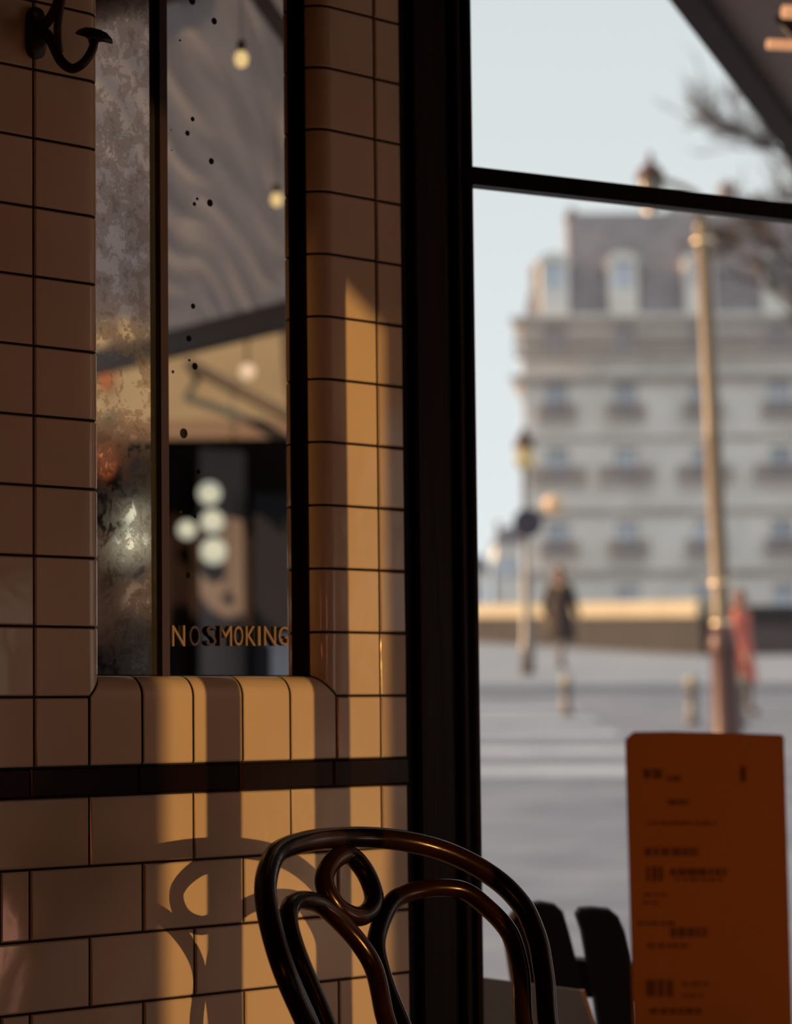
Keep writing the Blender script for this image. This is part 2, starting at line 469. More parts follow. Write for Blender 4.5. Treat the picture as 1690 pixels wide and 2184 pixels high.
# NO SMOKING
def letter(ch, x0, x1, y0, y1):
    cu = bpy.data.curves.new('letter', 'FONT'); cu.body = ch; cu.size = 1
    cu.resolution_u = 3
    to = bpy.data.objects.new('tmp', cu); COL.objects.link(to)
    dg = bpy.context.evaluated_depsgraph_get(); me = bpy.data.meshes.new_from_object(to.evaluated_get(dg))
    bpy.data.objects.remove(to)
    xs = [v.co.x for v in me.vertices]; ys = [v.co.y for v in me.vertices]
    ax, bx, ay, by = min(xs), max(xs), min(ys), max(ys)
    t = .0022
    sA, zA = wall_hit(x0, y1, nM+t+.002); sB, zB = wall_hit(x1, y0, nM+t+.002)
    f2 = [tuple(p.vertices) for p in me.polygons]
    ed = {}
    for p in f2:
        for a, b in zip(p, p[1:]+p[:1]): ed[(a, b)] = 1
    base = []; top = []
    for v in me.vertices:
        s_ = sA+(v.co.x-ax)/(bx-ax)*(sB-sA); z_ = zA+(v.co.y-ay)/(by-ay)*(zB-zA)
        base.append(W(s_, nM+.0012, z_)); top.append(W(s_, nM+t+.002, z_))
    n = len(base)
    flip = 1
    mb = MB(); fs = [tuple(i+n for i in f) for f in f2] + [f[::-1] for f in f2]
    side = [(a, b, b+n, a+n) for (a, b) in ed if (b, a) not in ed]
    mb.add(base+top, fs+side)
    o = mb.build('letter', M['brass'], mi); o.data.materials.append(M['letterside'])
    for i, p in enumerate(o.data.polygons):
        if i >= len(f2): p.material_index = 1  # sides and back coloured dark to read as the letters' reflection
    bpy.data.meshes.remove(me)
for ch, x0, x1 in [('N', 368, 395), ('O', 405, 427), ('S', 441, 462), ('M', 469, 495), ('O', 500, 519), ('K', 525, 546), ('I', 551, 556), ('N', 564, 589), ('G', 595, 616)]:
    letter(ch, x0, x1, 1334 + (x0-368)*.010, 1378 - (x0-368)*.006)
# strip between the mirrors and dark fillet at the right reveal
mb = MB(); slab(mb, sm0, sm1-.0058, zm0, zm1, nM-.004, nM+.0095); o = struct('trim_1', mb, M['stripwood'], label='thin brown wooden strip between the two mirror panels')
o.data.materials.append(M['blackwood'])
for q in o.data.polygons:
    if abs(q.normal.dot(WD)) > .9: q.material_index = 1  # strip sides set black, their shade put into the colour
mb = MB(); slab(mb, sR-.0006, sR+.004, zS-.002, zm1, nM-.004, nM+.0155); struct('trim_2', mb, M['blackwood'], label='dark wooden fillet along the right reveal of the niche')
mb = MB(); slab(mb, sL, sR, zS-.004, zS+.0015, nM-.004, nM+.004); struct('trim_3', mb, M['blackwood'], label='dark joint along the foot of the mirrors')

# ------------------------------------------------------------------ room shell
mb = MB(); slab(mb, S0-.1, 2.2, -.06, 0, -.14, 5.2); struct('floor', mb, M['floor'])
mb = MB(); slab(mb, S0-.1, 2.3, ZT, ZT+.12, -.14, 5.2); struct('ceiling', mb, M['ceil'])
mb = MB(); slab(mb, S0-.1, S0, 0, ZT, 0, 5.0); struct('wall_back', mb, M['plaster'])
# far wall with a tall opening the low light comes through
nf = 4.6
def through(s_, z_, n_):           # where the ray lamp -> wall point crosses the plane n = n_
    p = W(s_, 0, z_); d = LAMP-p; q = p + d*(n_/d.dot(WN)); return (q-WO).dot(WD), q.z
so0 = through(wall_hit(333, 1560)[0], 1, nf)[0]; so1 = through(wall_hit(826, 1560)[0], 1, nf)[0]
h0_ = wall_hit(730, 606); h1_ = wall_hit(803, 684)
k0, k1 = through(*h0_, nf), through(*h1_, nf)
sl_ = (k1[1]-k0[1])/(k1[0]-k0[0])
zt0, zt1 = k0[1]+sl_*(so0-k0[0]), k1[1]+sl_*(so1-k1[0])
mb = MB(); slab(mb, S0, so0, 0, ZT, nf, nf+.12); slab(mb, so1, 2.2, 0, ZT, nf, nf+.12)
slab(mb, so0, so1, 0, .4, nf, nf+.12)
mb.prism([W(so0, nf, zt0), W(so1, nf, zt1), W(so1, nf, ZT), W(so0, nf, ZT)], WN*.12)
struct('wall_right', mb, M['plaster'])
# added unseen wall that cuts sky light on the tiles; stepped terrace opening
mb = MB(); slab(mb, 2.2, 2.3, 0, ZT, .50, .95); slab(mb, 2.2, 2.3, 1.35, ZT, .95, 1.2); slab(mb, 2.2, 2.3, 0, ZT, 4.35, nf); slab(mb, 2.2, 2.3, 1.35, ZT, 2.85, 4.35); slab(mb, 2.2, 2.3, 2.70, ZT, 1.2, 2.85)
struct('wall_sky_block', mb, M['plaster'])
# two slim uprights of a screen near the wall: their shadows stripe the tiles
def screen_post(x0, x1, y, dist, name, label):
    a, z = wall_hit(x0, y); b, _ = wall_hit(x1, y)
    a, b = through(a, 1, dist)[0], through(b, 1, dist)[0]
    c = W((a+b)/2, dist, 0); wd_ = b-a
    m_ = MB(); hw = WD*(wd_/2); dp = WN*.014
    m_.box(c-hw-dp, hw*2, dp*2, UPZ*ZT)
    m_.box(c-hw*1.25-dp*1.25, hw*2.5, dp*2.5, UPZ*.10); m_.box(c-hw*1.25-dp*1.25+UPZ*(ZT-.1), hw*2.5, dp*2.5, UPZ*.0999)
    o = m_.build(name, M['blackwood']); o['kind'] = 'structure'; o['label'] = label
screen_post(441, 513, 1560, 1.35, 'trim_4', 'slim dark wooden upright nearer the camera side')
screen_post(672, 745, 1560, 1.15, 'trim_5', 'slim dark wooden upright nearer the street side')

# ------------------------------------------------------------------ street window: jamb, transom bar, panes
sp = wall_hit(883, 1480)[0]
e1 = wall_hit(1025, 1480)[0]
win = thing('window_1', W(sp, 0, 0), 'tall street window with a dark varnished jamb and one thin transom bar', None)
win['kind'] = 'structure'
def plan(pts, z0, z1): return [W(a, b, z0) for a, b in pts], UPZ*(z1-z0)
L_ = e1-sp
prof = [(sp+.0, -.10), (sp, .006), (sp+.004, .010), (sp+L_*.50, .010), (sp+L_*.53, .006), (sp+L_*.56, .006)]
for k in range(7):
    a = pi - pi*k/6; prof.append((sp+L_*.64+.0075*math.cos(a), .008+.0075*math.sin(a)))
prof += [(sp+L_*.73, .005), (sp+L_*.78, .005)]
for k in range(7):
    a = pi - pi*1.0*k/6; prof.append((sp+L_*.87+.011*math.cos(a), -.001+.011*math.sin(a)))
prof += [(sp+L_*.985, -.010), (sp+L_*.985, -.10)]
pts, ex = plan(prof, 0, ZT)
mb = MB(); mb.prism(pts, ex, True); mb.build('jamb', M['blackwood'], win, sharp=35)
pA = at_y(1004, 378, 3.50)
zb = pA.z
pB = at_z(1690, 456, zb)
wdir = (pB-pA); wdir.z = 0; wdir.normalize(); wnor = V((wdir.y, -wdir.x, 0))
wl = 1.75
bt = .0118
p0 = V((pA.x, pA.y, 0)) - wdir*.02
mb = MB(); mb.box(p0+UPZ*(zb-bt)-wnor*.012, wdir*wl, wnor*.024, UPZ*(2*bt)); mb.build('transom_bar', M['blackwood'], win)
mb = MB(); mb.box(p0+UPZ*.04-wnor*.002, wdir*wl, wnor*.004, UPZ*(zb-bt-.04)); mb.build('lower_pane', M['glass'], win)
mb = MB(); mb.box(p0+UPZ*(zb+bt)-wnor*.002, wdir*wl, wnor*.004, UPZ*(ZT-zb-bt)); mb.build('upper_pane', M['glass'], win)
mb = MB(); mb.box(p0-wnor*.02, wdir*wl, wnor*.04, UPZ*.04); mb.build('bottom_rail', M['blackwood'], win)
mb = MB(); mb.box(p0+wdir*wl-wnor*.03, wdir*.06, wnor*.06, UPZ*ZT); mb.build('end_post', M['blackwood'], win)

# ------------------------------------------------------------------ coat hook
def wp(px, py, n):
    r = ray(px, py); o = WO+WN*n
    return CAMP + r*((o-CAMP).dot(WN)/r.dot(WN))
hk = thing('coat_hook', wp(78, 70, 0), 'dark iron double coat hook on the left tile column beside the antique mirror', 'hook')
s_, z_ = wall_hit(72, 72)
mb = MB(); pr = []
for k in range(24):
    a = 2*pi*k/24; ca, sa = math.cos(a), math.sin(a)
    pr.append(W(s_+.013*(abs(ca)**.8)*(1 if ca > 0 else -1), .0005, z_+.029*(abs(sa)**.55)*(1 if sa > 0 else -1)))
c_ = sum(pr, V((0, 0, 0)))/24
n_ = len(pr)
vs = pr + [p+WN*.006 for p in pr] + [c_+(p-c_)*.72+WN*.011 for p in pr]
fs = [tuple(range(n_-1, -1, -1)), tuple(range(2*n_, 3*n_))]
for r in (0, 1):
    for k in range(n_):
        l = (k+1) % n_; fs.append((r*n_+k, r*n_+l, (r+1)*n_+l, (r+1)*n_+k))
mb.add(vs, fs, True); mb.build('back_plate', M['iron'], hk, sharp=40)
lo = catmull([wp(84, 62, .008), wp(103, 76, .022), wp(115, 100, .038), wp(130, 130, .052), wp(152, 146, .064), wp(174, 138, .074), wp(192, 116, .080), wp(201, 92, .082), wp(199, 78, .082)], 6)
mb = MB(); mb.tube(lo, [.0062-.0016*i/len(lo) for i in range(len(lo))], 12); mb.build('lower_hook', M['iron'], hk)
br = catmull([wp(127, 112, .046), wp(123, 80, .050), wp(124, 45, .056), wp(131, 5, .062), wp(140, -35, .068), wp(158, -66, .076), wp(184, -60, .082), wp(196, -85, .084)], 6)
mb = MB(); mb.tube(br, .0045, 12); mb.build('upper_hook', M['iron'], hk)
ar = catmull([wp(84, 62, .008), wp(101, 47, .028), wp(114, 28, .044), wp(124, 5, .056), wp(131, -12, .062)], 6)
mb = MB(); mb.tube(ar, .0058, 12); mb.build('upper_arm', M['iron'], hk)
def cap(px, py, n, nm, k=1.0):
    mb = MB()
    mb.lathe(wp(px, py, n), [(.0042, -.010*k), (.006*k, -.006*k), (.012*k, -.0035*k), (.0195*k, -.0040*k), (.0215*k, -.0030*k), (.0195*k, .0012*k), (.0125*k, .0062*k), (.005*k, .0078*k)], 26, (V((0, 0, 1))+WD*.10+V((.22, -.30, 0))).normalized())
    mb.build(nm, M['iron'], hk)
cap(202, 76, .082, 'hook_cap'); cap(197, -98, .084, 'hook_cap', .9)
for dy in (-40, 38):
    mb = MB(); mb.lathe(wp(72, 72+dy, .0085), [(.0045, 0), (.0045, .0015), (.003, .0032)], 14, WN); mb.build('screw', M['iron'], hk)

# ------------------------------------------------------------------ bentwood chair: curves on a leaning, gently curved back
AL, LA, Q, ZC = math.radians(48), math.radians(24.5), 1.5, 2.95
cw = V((math.cos(AL), math.sin(AL), 0)); cm = V((math.sin(AL), -math.cos(AL), 0))
cv = UPZ*math.cos(LA) - cm*math.sin(LA); cn = cm*math.cos(LA) + UPZ*math.sin(LA)
CC = at(745, 1889, ZC)
def bs(u, v, off=0.0): return CC + cw*u + cv*v + cn*(Q*u*u + off)
def onback(px, py):
    d = ray(px, py); C = CC-CAMP
    A, Bn, a0, n0 = d.dot(cw), d.dot(cn), C.dot(cw), C.dot(cn)
    qa, qb, qc = Q*A*A, -2*Q*A*a0-Bn, Q*a0*a0+n0
    D = math.sqrt(max(qb*qb-4*qa*qc, 0))
    t = min([(-qb-D)/(2*qa), (-qb+D)/(2*qa)], key=lambda x: abs(x-ZC))
    r = d*t - C
    return r.dot(cw), r.dot(cv)
seat_v = -.382
def curve(pix, pre=(), post=(), n=6, off=0):
    uv = [onback(*p) for p in pix]
    def ext(e, t): return [(e[0]+(t[0]-e[0])*(k/4)**1.0, e[1]+(t[1]-e[1])*k/4) for k in range(1, 5)]
    if pre: uv = ext(uv[0], pre[0])[::-1] + uv
    if post: uv = uv + ext(uv[-1], post[0])
    d = catmull([bs(u, v, off) for u, v in uv], n)
    for _ in range(14):
        d = [d[0]] + [(d[i-1]+d[i]*2+d[i+1])/4 for i in range(1, len(d)-1)] + [d[-1]]
    return d
hoop_px = [(657, 2184), (617, 2099), (589, 2019.5), (570, 1940), (565.5, 1886), (579, 1833), (605, 1809), (660, 1793), (713, 1787), (766, 1785), (819.5, 1788), (873, 1795), (926, 1808), (979, 1828), (1032, 1856),
           (1076, 1888), (1100, 1913), (1119, 1937), (1132, 1964), (1143, 1993), (1152, 2023), (1158, 2064), (1164, 2103), (1167, 2184)]
def c6(l): return [(500+.5325*x, 1700+.5325*y) for x, y in l]
ll_px = c6([(345, 880), (275, 720), (235, 620), (208, 530), (205, 470), (225, 425), (275, 420), (335, 433), (425, 515), (495, 595), (545, 675), (568, 755), (585, 850), (600, 909)])
rl_px = c6([(682, 909), (630, 790), (600, 700), (580, 620), (578, 560), (605, 470), (650, 400), (720, 372), (800, 358), (880, 358), (950, 375)])+[(1041, 1930), (1069, 1955), (1092, 1985), (1101, 2007), (1110, 2037), (1117, 2075), (1120, 2120), (1121, 2184)]
ring_px = c6([(361, 345), (386, 268), (452, 230), (518, 290), (558, 385), (546, 448), (492, 479), (412, 440)])
chair = thing('bentwood_chair', V((CC.x, CC.y, 0)) + cm*.16, 'dark polished bentwood cafe chair with a ring and two loops in its back', 'chair')
TR = .0118
u0, v0 = onback(*hoop_px[0]); u1, v1 = onback(*hoop_px[-1])
fl_ = -(CC.z)/math.cos(LA)
hoop = curve(hoop_px, pre=[(u0+.004, v0-.10), (u0*.5+u1*-.5+.0, v0-.0)][:1], post=[(u1-.004, v1-.10)], n=7)
# the hoop runs on past the seat as the two rear legs
def leg_tail(u):
    a = bs(u, seat_v+.06); b = bs(u, seat_v-.03)
    g1 = V((b.x, b.y, .24)) - cm*.015; g2 = V((b.x, b.y, 0)) - cm*.10 + cw*(.02 if u > 0 else -.02)
    return [a, b, g1, g2]
ul, ur = u0+.008, u1-.008
full = catmull(leg_tail(ul)[::-1], 6) + hoop + catmull(leg_tail(ur), 6)
nH = len(hoop)
lt = len(catmull(leg_tail(ul), 6))
rr = [TR]*len(full)
mb = MB(); mb.tube(hoop, TR, 18); mb.build('back_hoop', M['chairwood'], chair)
mb = MB(); mb.tube(catmull([hoop[0]]+leg_tail(ul), 6), [TR]*24+[TR*.9], 14); mb.build('leg', M['chairwood'], chair)
mb = MB(); mb.tube(catmull([hoop[-1]]+leg_tail(ur), 6), [TR]*24+[TR*.9], 14); mb.build('leg', M['chairwood'], chair)
la_, lb_ = onback(*ll_px[0]), onback(*ll_px[-1])
mb = MB(); mb.tube(curve(ll_px, pre=[(la_[0]+.02, seat_v)], post=[(lb_[0]+.004, seat_v)], off=.004), .0104, 16); mb.build('inner_loop', M['chairwood'], chair)
ra_, rb_ = onback(*rl_px[0]), onback(*rl_px[-1])
mb = MB(); mb.tube(curve(rl_px, pre=[(ra_[0]+.012, seat_v)], post=[(rb_[0]-.012, seat_v)], off=-.004), .0104, 16); mb.build('inner_loop', M['chairwood'], chair)
ruv = [onback(*p) for p in ring_px]
mb = MB(); mb.tube(catmull([bs(u, v) for u, v in ruv], 6, True), .0108, 16, closed=True); mb.build('ring', M['chairwood'], chair)
sb = bs(0, seat_v); sc0 = V((sb.x, sb.y, 0)) + cm*.185; sz = sb.z
mb = MB(); mb.lathe(sc0+UPZ*(sz-.02), [(.165, -.002), (.196, 0), (.203, .012), (.200, .026), (.186, .030)], 40); mb.build('seat_frame', M['chairwood'], chair)
mb = MB(); mb.lathe(sc0+UPZ*(sz+.006), [(.184, 0), (.184, .007), (.10, .004)], 40); mb.build('seat', M['cane'], chair)
for k in (-1, 1):
    tpt = sc0 + cm*.13 + cw*(.13*k) + UPZ*(sz-.02); ft = V((tpt.x, tpt.y, 0)) + cm*.04 + cw*.02*k
    mb = MB(); mb.tube(catmull([tpt, tpt*.5+ft*.5+cm*.004, ft], 6), [.014-.004*i/12 for i in range(13)], 12); mb.build('leg', M['chairwood'], chair)
ringz = .23
mb = MB(); mb.tube([sc0 + UPZ*ringz + (cw*math.cos(2*pi*k/28)+cm*math.sin(2*pi*k/28))*.155 for k in range(28)], .008, 10, closed=True); mb.build('stretcher', M['chairwood'], chair)

# ------------------------------------------------------------------ menu card on a small table
tbl = thing('bistro_table', V((.33, 2.22, 0)), 'small round marble bistro table under the orange menu card', 'table')
TZ = .70
mb = MB(); mb.lathe((.33, 2.22, TZ-.022), [(.28, 0), (.292, .004), (.295, .014), (.288, .022)], 40); mb.build('table_top', M['marble'], tbl)
mb = MB(); mb.lathe((.33, 2.22, .03), [(.035, 0), (.024, .05), (.022, .3), (.026, .34), (.022, .38), (.022, .60), (.06, .645)], 20); mb.build('pedestal', M['iron'], tbl)
mb = MB(); mb.lathe((.33, 2.22, 0), [(.20, 0), (.20, .012), (.10, .028), (.035, .04)], 30); mb.build('base', M['iron'], tbl)
DM = 2.2
def mp_(px, py): return at_y(px, py, DM)
m0, m1 = mp_(1334, 1575), mp_(1692, 2183)
ol = [mp_(*p) for p in [(1334, 1577), (1352, 1561), (1430, 1560), (1560, 1563), (1668, 1567), (1673, 1572)]]
zb_ = TZ+.001
br_ = mp_(1694, 2290); bl_ = mp_(1354, 2290)
ol = ol + [V((br_.x, DM, zb_)), V((bl_.x, DM, zb_))]
mc = thing('menu_card', V(((bl_.x+br_.x)/2, DM, zb_)), 'tall orange brown menu card standing on the bistro table at the right', 'menu')
mb = MB(); mb.prism(ol, V((0, .0016, 0))); mb.build('card', M['paper'], mc)
rm = random.Random(5)
mb = MB()
def strip(px0, px1, py, h):
    a, b = mp_(px0, py), mp_(px1, py+h)
    mb.box(V((a.x, DM-.0004, b.z)), V((b.x-a.x, 0, 0)), V((0, .0003, 0)), V((0, 0, a.z-b.z)))
for y, x0, x1, h in [(1640, 1372, 1418, 26), (1655, 1425, 1452, 14), (1705, 1425, 1470, 14), (1752, 1380, 1530, 9), (1808, 1375, 1490, 22), (1848, 1378, 1415, 40), (1852, 1430, 1550, 20), (1873, 1440, 1545, 8),
                     (1905, 1372, 1425, 8), (1922, 1372, 1405, 8), (1965, 1360, 1440, 10), (1978, 1430, 1512, 26), (2012, 1380, 1470, 12), (2090, 1378, 1440, 44), (2095, 1455, 1510, 10), (2120, 1455, 1500, 8), (2150, 1385, 1500, 16), (1635, 1578, 1592, 40)]:
    x = x0
    while x < x1:
        l_ = rm.uniform(8, 22); strip(x, min(x+l_, x1), y, h*.8); x += l_+rm.uniform(2, 5)
o = mb.build('printed_text', M['ink'], mc); o['kind'] = 'stuff'
hb = V(((bl_.x+br_.x)/2, DM, zb_-.0005))
mb = MB(); mb.box(hb+V((-.05, -.016, 0)), V((.1, 0, 0)), V((0, .0145, 0)), V((0, 0, .022))); mb.box(hb+V((-.05, .0028, 0)), V((.1, 0, 0)), V((0, .0145, 0)), V((0, 0, .022))); mb.build('card_holder', M['iron'], mc)

# ------------------------------------------------------------------ slatted chair outside the window
DS = 3.98
SA = math.radians(14); slw = V((math.cos(SA), math.sin(SA), 0)); slm = V((-math.sin(SA), math.cos(SA), 0))   # faces the street
def onsl(px, py, off=0.0, lean=.20):
    # back plane leaning towards the window
    nn = (slm*math.cos(lean) + UPZ*math.sin(lean)); o = at(1215, 2060, DS) + nn*off
    d = ray(px, py); return CAMP + d*((o-CAMP).dot(nn)/d.dot(nn)), nn
slc = thing('slatted_chair', V((at(1215, 2060, DS).x, at(1215, 2060, DS).y+.2, -.0)), 'dark wooden terrace chair with broad upright slats behind the window', 'chair')
def slat(pix):
    pts = [onsl(*p)[0] for p in pix]; nn = onsl(*pix[0])[1]
    c = sum(pts, V((0, 0, 0)))/len(pts)
    m_ = MB(); n = len(pts); t = .010
    ins = [p + (c-p).normalized()*.0035 for p in pts]
    vs = [p-nn*t for p in ins] + [p-nn*(t-.004) for p in pts] + [p+nn*(t-.004) for p in pts] + [p+nn*t for p in ins]
    fs = [tuple(range(n)), tuple(range(4*n-1, 3*n-1, -1))]
    for r in range(3):
        for k in range(n):
            l = (k+1) % n; fs.append((r*n+l, r*n+k, (r+1)*n+k, (r+1)*n+l))
    m_.add(vs, fs, False); o = m_.build('slat', M['slat'], slc)
    return o
slat([(1074, 1990), (1080, 1966), (1094, 1946), (1118, 1929), (1152, 1922), (1184, 1928), (1199, 1942), (1213, 1990), (1227, 2045), (1238, 2130), (1252, 2290), (1120, 2290), (1100, 2150), (1088, 2080)])
slat([(1227, 1950), (1236, 1936), (1262, 1934), (1300, 1938), (1317, 1952), (1331, 1985), (1344, 2040), (1350, 2100), (1362, 2290), (1290, 2290), (1266, 2130), (1250, 2045), (1239, 1985)])
slat([(1366, 1960), (1376, 1944), (1402, 1941), (1440, 1946), (1457, 1960), (1470, 1995), (1482, 2050), (1490, 2120), (1500, 2290), (1425, 2290), (1404, 2130), (1390, 2050), (1378, 1995)])
def rail(name, pa, pb, h, t, off):
    a, nn = onsl(*pa, off=off); b, _ = onsl(*pb, off=off)
    d = (b-a); up_ = nn.cross(d).normalized()
    if up_.z < 0: up_ = -up_
    m_ = MB(); m_.box(a-up_*h/2-nn*t/2, d, up_*h, nn*t); m_.build(name, M['slat'], slc)
rail('cross_rail', (1096, 2072), (1490, 2104), .055, .02, .0205)
q0 = onsl(1180, 2290)[0]; q1 = onsl(1440, 2290)[0]
zs = .40
mid = (q0+q1)/2
for k in range(6):
    c = V((mid.x, mid.y, 0)) + slm*(.10+.075*k)
    mb = MB(); mb.box(c - slw*.21 + UPZ*(zs-.012), slw*.42, slm*.06, UPZ*.02); mb.build('seat_slat', M['slat'], slc)
for k in (-1, 1):
    c = V((mid.x, mid.y, 0)) + slw*.17*k
    mb = MB(); mb.box(c+slm*.50-slw*.02+UPZ*.0, slw*.04, slm*.04, UPZ*(zs-.012)); mb.build('leg', M['slat'], slc)
    tp = onsl(1180 if k < 0 else 1440, 2110, off=.03)[0]
    ft = V((c.x, c.y, 0)) + slm*.0
    mb = MB(); mb.box(ft-slw*.02-slm*.0, slw*.04, slm*.035, (V((0, 0, tp.z)) + (V((tp.x, tp.y, 0))-ft)*.0 + slm*((tp-ft).dot(slm)) )); mb.build('leg', M['slat'], slc)
    mb = MB(); mb.box(c+slm*.02-slw*.01+UPZ*(zs-.062), slw*.02, slm*.5, UPZ*.05); mb.build('seat_rail', M['slat'], slc)

# beige board leaning beside it
bd = thing('menu_board', V((at(1120, 2100, 3.80).x, 3.80, 0)), 'plain beige board leaning low against the slatted terrace chair', 'board')
def bp_(px, py): return at_y(px, py, 3.80)
t0, t1 = bp_(960, 2076), bp_(1238, 2112); b1_ = bp_(1262, 2184)
lean_ = (b1_-t1); k_ = (t1.z-.0)/(t1.z-b1_.z)
bl2 = V((t0.x+(b1_.x-t1.x)*k_, 3.80, .0)); br2 = V((t1.x+(b1_.x-t1.x)*k_, 3.80, .0))
mb = MB(); mb.prism([t0, t1, br2, bl2], V((0, .006, 0))); mb.build('panel', M['board'], bd)
e_ = V((.006, 0, 0))
mb = MB(); mb.prism([t1, t1+e_, br2+e_, br2], V((0, .007, 0))); o = mb.build('lit_edge', M['boardlit'], bd); o['label'] = 'thin edge strip coloured as orange light'  # orange light along the board's edge, put into this strip's colour

# ------------------------------------------------------------------ awnings over the terrace
ZA = 2.5
a0 = at_z(1428, 0, ZA); a1 = at_z(1690, 343, ZA)
ad = (a1-a0); ad.z = 0; ad.normalize(); an = V((ad.y, -ad.x, 0))     # an points under the awning (to the right)
aw = thing('awning', a0, 'dark awning with a brown front bar over the terrace at the upper right', 'awning')
A0 = a0 - ad*.35; AL_ = 3.4
def prof_sheet(o, d, ln, nrm, wd, zf, nu, nv, thick=.004):
    vs = []; fs = []
    for side in (0, 1):
        for i in range(nu+1):
            for j in range(nv+1):
                p = V((o.x, o.y, 0)) + d*(ln*i/nu) + nrm*(wd*j/nv)
                vs.append(V((p.x, p.y, zf(i/nu, j/nv, p) + thick*side)))
    n = (nu+1)*(nv+1)
    for i in range(nu):
        for j in range(nv):
            a = i*(nv+1)+j; b = a+1; c = a+nv+2; e = a+nv+1
            fs += [(a, b, c, e)]; fs += [(n+e, n+c, n+b, n+a)]
    for i in range(nu):
        a = i*(nv+1); e = a+nv+1; fs.append((a, e, n+e, n+a)); a += nv; e += nv; fs.append((e, a, n+a, n+e))
    for j in range(nv):
        fs.append((j+1, j, n+j, n+j+1)); a = nu*(nv+1)+j; fs.append((a, a+1, n+a+1, n+a))
    return vs, fs
vs_, fs_ = prof_sheet(A0 + an*.05, ad, AL_, an, 1.7, lambda u, v, p: ZA+.03+v*.35+.02*math.sin(p.x*9)*v, 20, 24)
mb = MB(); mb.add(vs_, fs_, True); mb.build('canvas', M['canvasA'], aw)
mb = MB(); mb.box(V((A0.x, A0.y, ZA)), ad*AL_, an*.060, UPZ*.05); mb.build('front_bar', mat('dark_brown_awning_bar', (.022, .010, .006), .6, spec=.2), aw)
# heater under the awning
hz = 2.36
h0 = at_z(1638, 94, hz)
ht = thing('terrace_heater', h0, 'terrace heater with two glowing orange tubes under the dark awning', 'heater')
hd = V((.97, .24, 0)).normalized()
mb = MB(); mb.tube([h0 + hd*(.5*k/4) for k in range(5)], .0105, 12); mb.build('tube', M['heater'], ht)
h1 = at_z(1671, 25, hz+.052); 
mb = MB(); mb.tube([h1 + hd*(.5*k/4) for k in range(5)], .0135, 12); mb.build('tube', M['heater'], ht)
mb = MB(); mb.box(h0 + hd*.10 + V((0, .06, -.02)), hd*.5, V((-.05, .12, .12)), V((0, 0, .012))); mb.build('reflector', M['iron'], ht)
mb = MB(); mb.tube([h0+hd*.3+V((0, .08, .05)), h0+hd*.3+V((0, .10, .20))], .012, 10); mb.build('bracket', M['iron'], ht)

# light canvas awning on the right, which the mirrors show
ZB = 2.76
def canz(u, v, p):
    return ZB + .05*math.sin((p.y+p.x*.06)*17)*.8 + .022*math.sin((p.y - p.x*.1)*47) + .012*math.sin(p.y*9+p.x*1.7)
cb = thing('awning', W(2.36, .9, ZB), 'pale pleated canvas awning reflected in the mirrors', 'awning')
vs_, fs_ = prof_sheet(W(2.36, .9, 0), WD, 4.1, WN, 6.0, canz, 64, 110)
mb = MB(); mb.add(vs_, fs_, True); mb.build('canvas', M['canvasB'], cb)
ra = mat_at(478, 0, 6.1); rb = mat_at(606, 134, 6.9)
rdir = (rb-ra); rdir.z = 0; rdir.normalize()
r0 = V((ra.x, ra.y, ZB-.075)) + rdir*.12
mb = MB(); mb.box(r0, rdir*4.6, V((-rdir.y, rdir.x, 0))*.028, UPZ*.035); mb.build('rafter', M['tubeA'], cb)
# front beam of that awning
f0 = mat_at(330, 738, 11.6); f1 = mat_at(640, 690, 10.6)
zfb = (f0.z+f1.z)/2
fd = f1-f0; fd.z = 0; fd.normalize()
fb0 = V((f0.x, f0.y, 0)) - fd*1.6
mb = MB(); mb.box(fb0 + UPZ*(zfb-.045), fd*4.2, V((-fd.y, fd.x, 0))*.08, UPZ*.10); mb.build('front_beam', M['tubeA'], cb)
for k in (0, 1):
    q = fb0 + fd*(4.1*k)
    mb = MB(); mb.box(q, fd*.06, V((-fd.y, fd.x, 0))*.06, UPZ*(zfb-.045)); mb.build('post', M['tubeA'], cb)
# bulbs under it
for i, (px, py, d, lb) in enumerate([(515, 125, 6.1, 'yellow bulb lamp under the pale awning, upper one in the mirror'), (590, 425, 7.3, 'yellow bulb lamp under the pale awning, lower one in the mirror')]):
    p = mat_at(px, py, d); t = thing('bulb_lamp', p, lb, 'lamp', 'bulbs under the pale awning')
    mb = MB(); mb.lathe(p, [(.004, -.020), (.012, -.015), (.016, -.004), (.015, .006), (.009, .016)], 16); mb.build('bulb', M['spotlamp'], t)
    mb = MB(); mb.lathe(p, [(.009, .016), (.009, .04), (.0012, .042), (.0012, max(.06, ZB-p.z-.085))], 12); mb.build('socket', M['iron'], t)
# sunlit awning and shopfront across the terrace
DX = 17.0
def ms(px, py, d=DX): return mat_at(px, py, d)
sf = thing('shopfront', V((ms(400, 1500).x, ms(400, 1500).y, -.2)), 'dark shopfront with a cream awning reflected in the mirrors', 'shop')
cA = ms(60, 748); cB = ms(760, 700); cC = ms(60, 958, 15.6); cD = ms(760, 920, 15.6)
sfd = (cB-cA); sfd.z = 0; sfd.normalize(); sfn = V((-sfd.y, sfd.x, 0))
if sfn.x > 0: sfn = -sfn           # towards us
zt, zl = ms(400, 730).z + .35, ms(400, 950).z
o_ = V((cA.x, cA.y, 0)) - sfd*1.0
n1 = 60; vs_ = []; fs_ = []
for i in range(n1+1):
    f = i/n1; sag = .05*abs(math.sin(f*pi*9))
    for j in range(7):
        q = j/6
        vs_.append(o_ + sfd*(5.2*f) + sfn*(q*1.3) + UPZ*(zt+(zl-zt)*q - sag*math.sin(q*pi)))
for i in range(n1):
    for j in range(6):
        a = i*7+j; fs_.append((a, a+1, a+8, a+7))
mb = MB(); mb.add(vs_, fs_, True); mb.build('awning', M['sunawn'], sf)
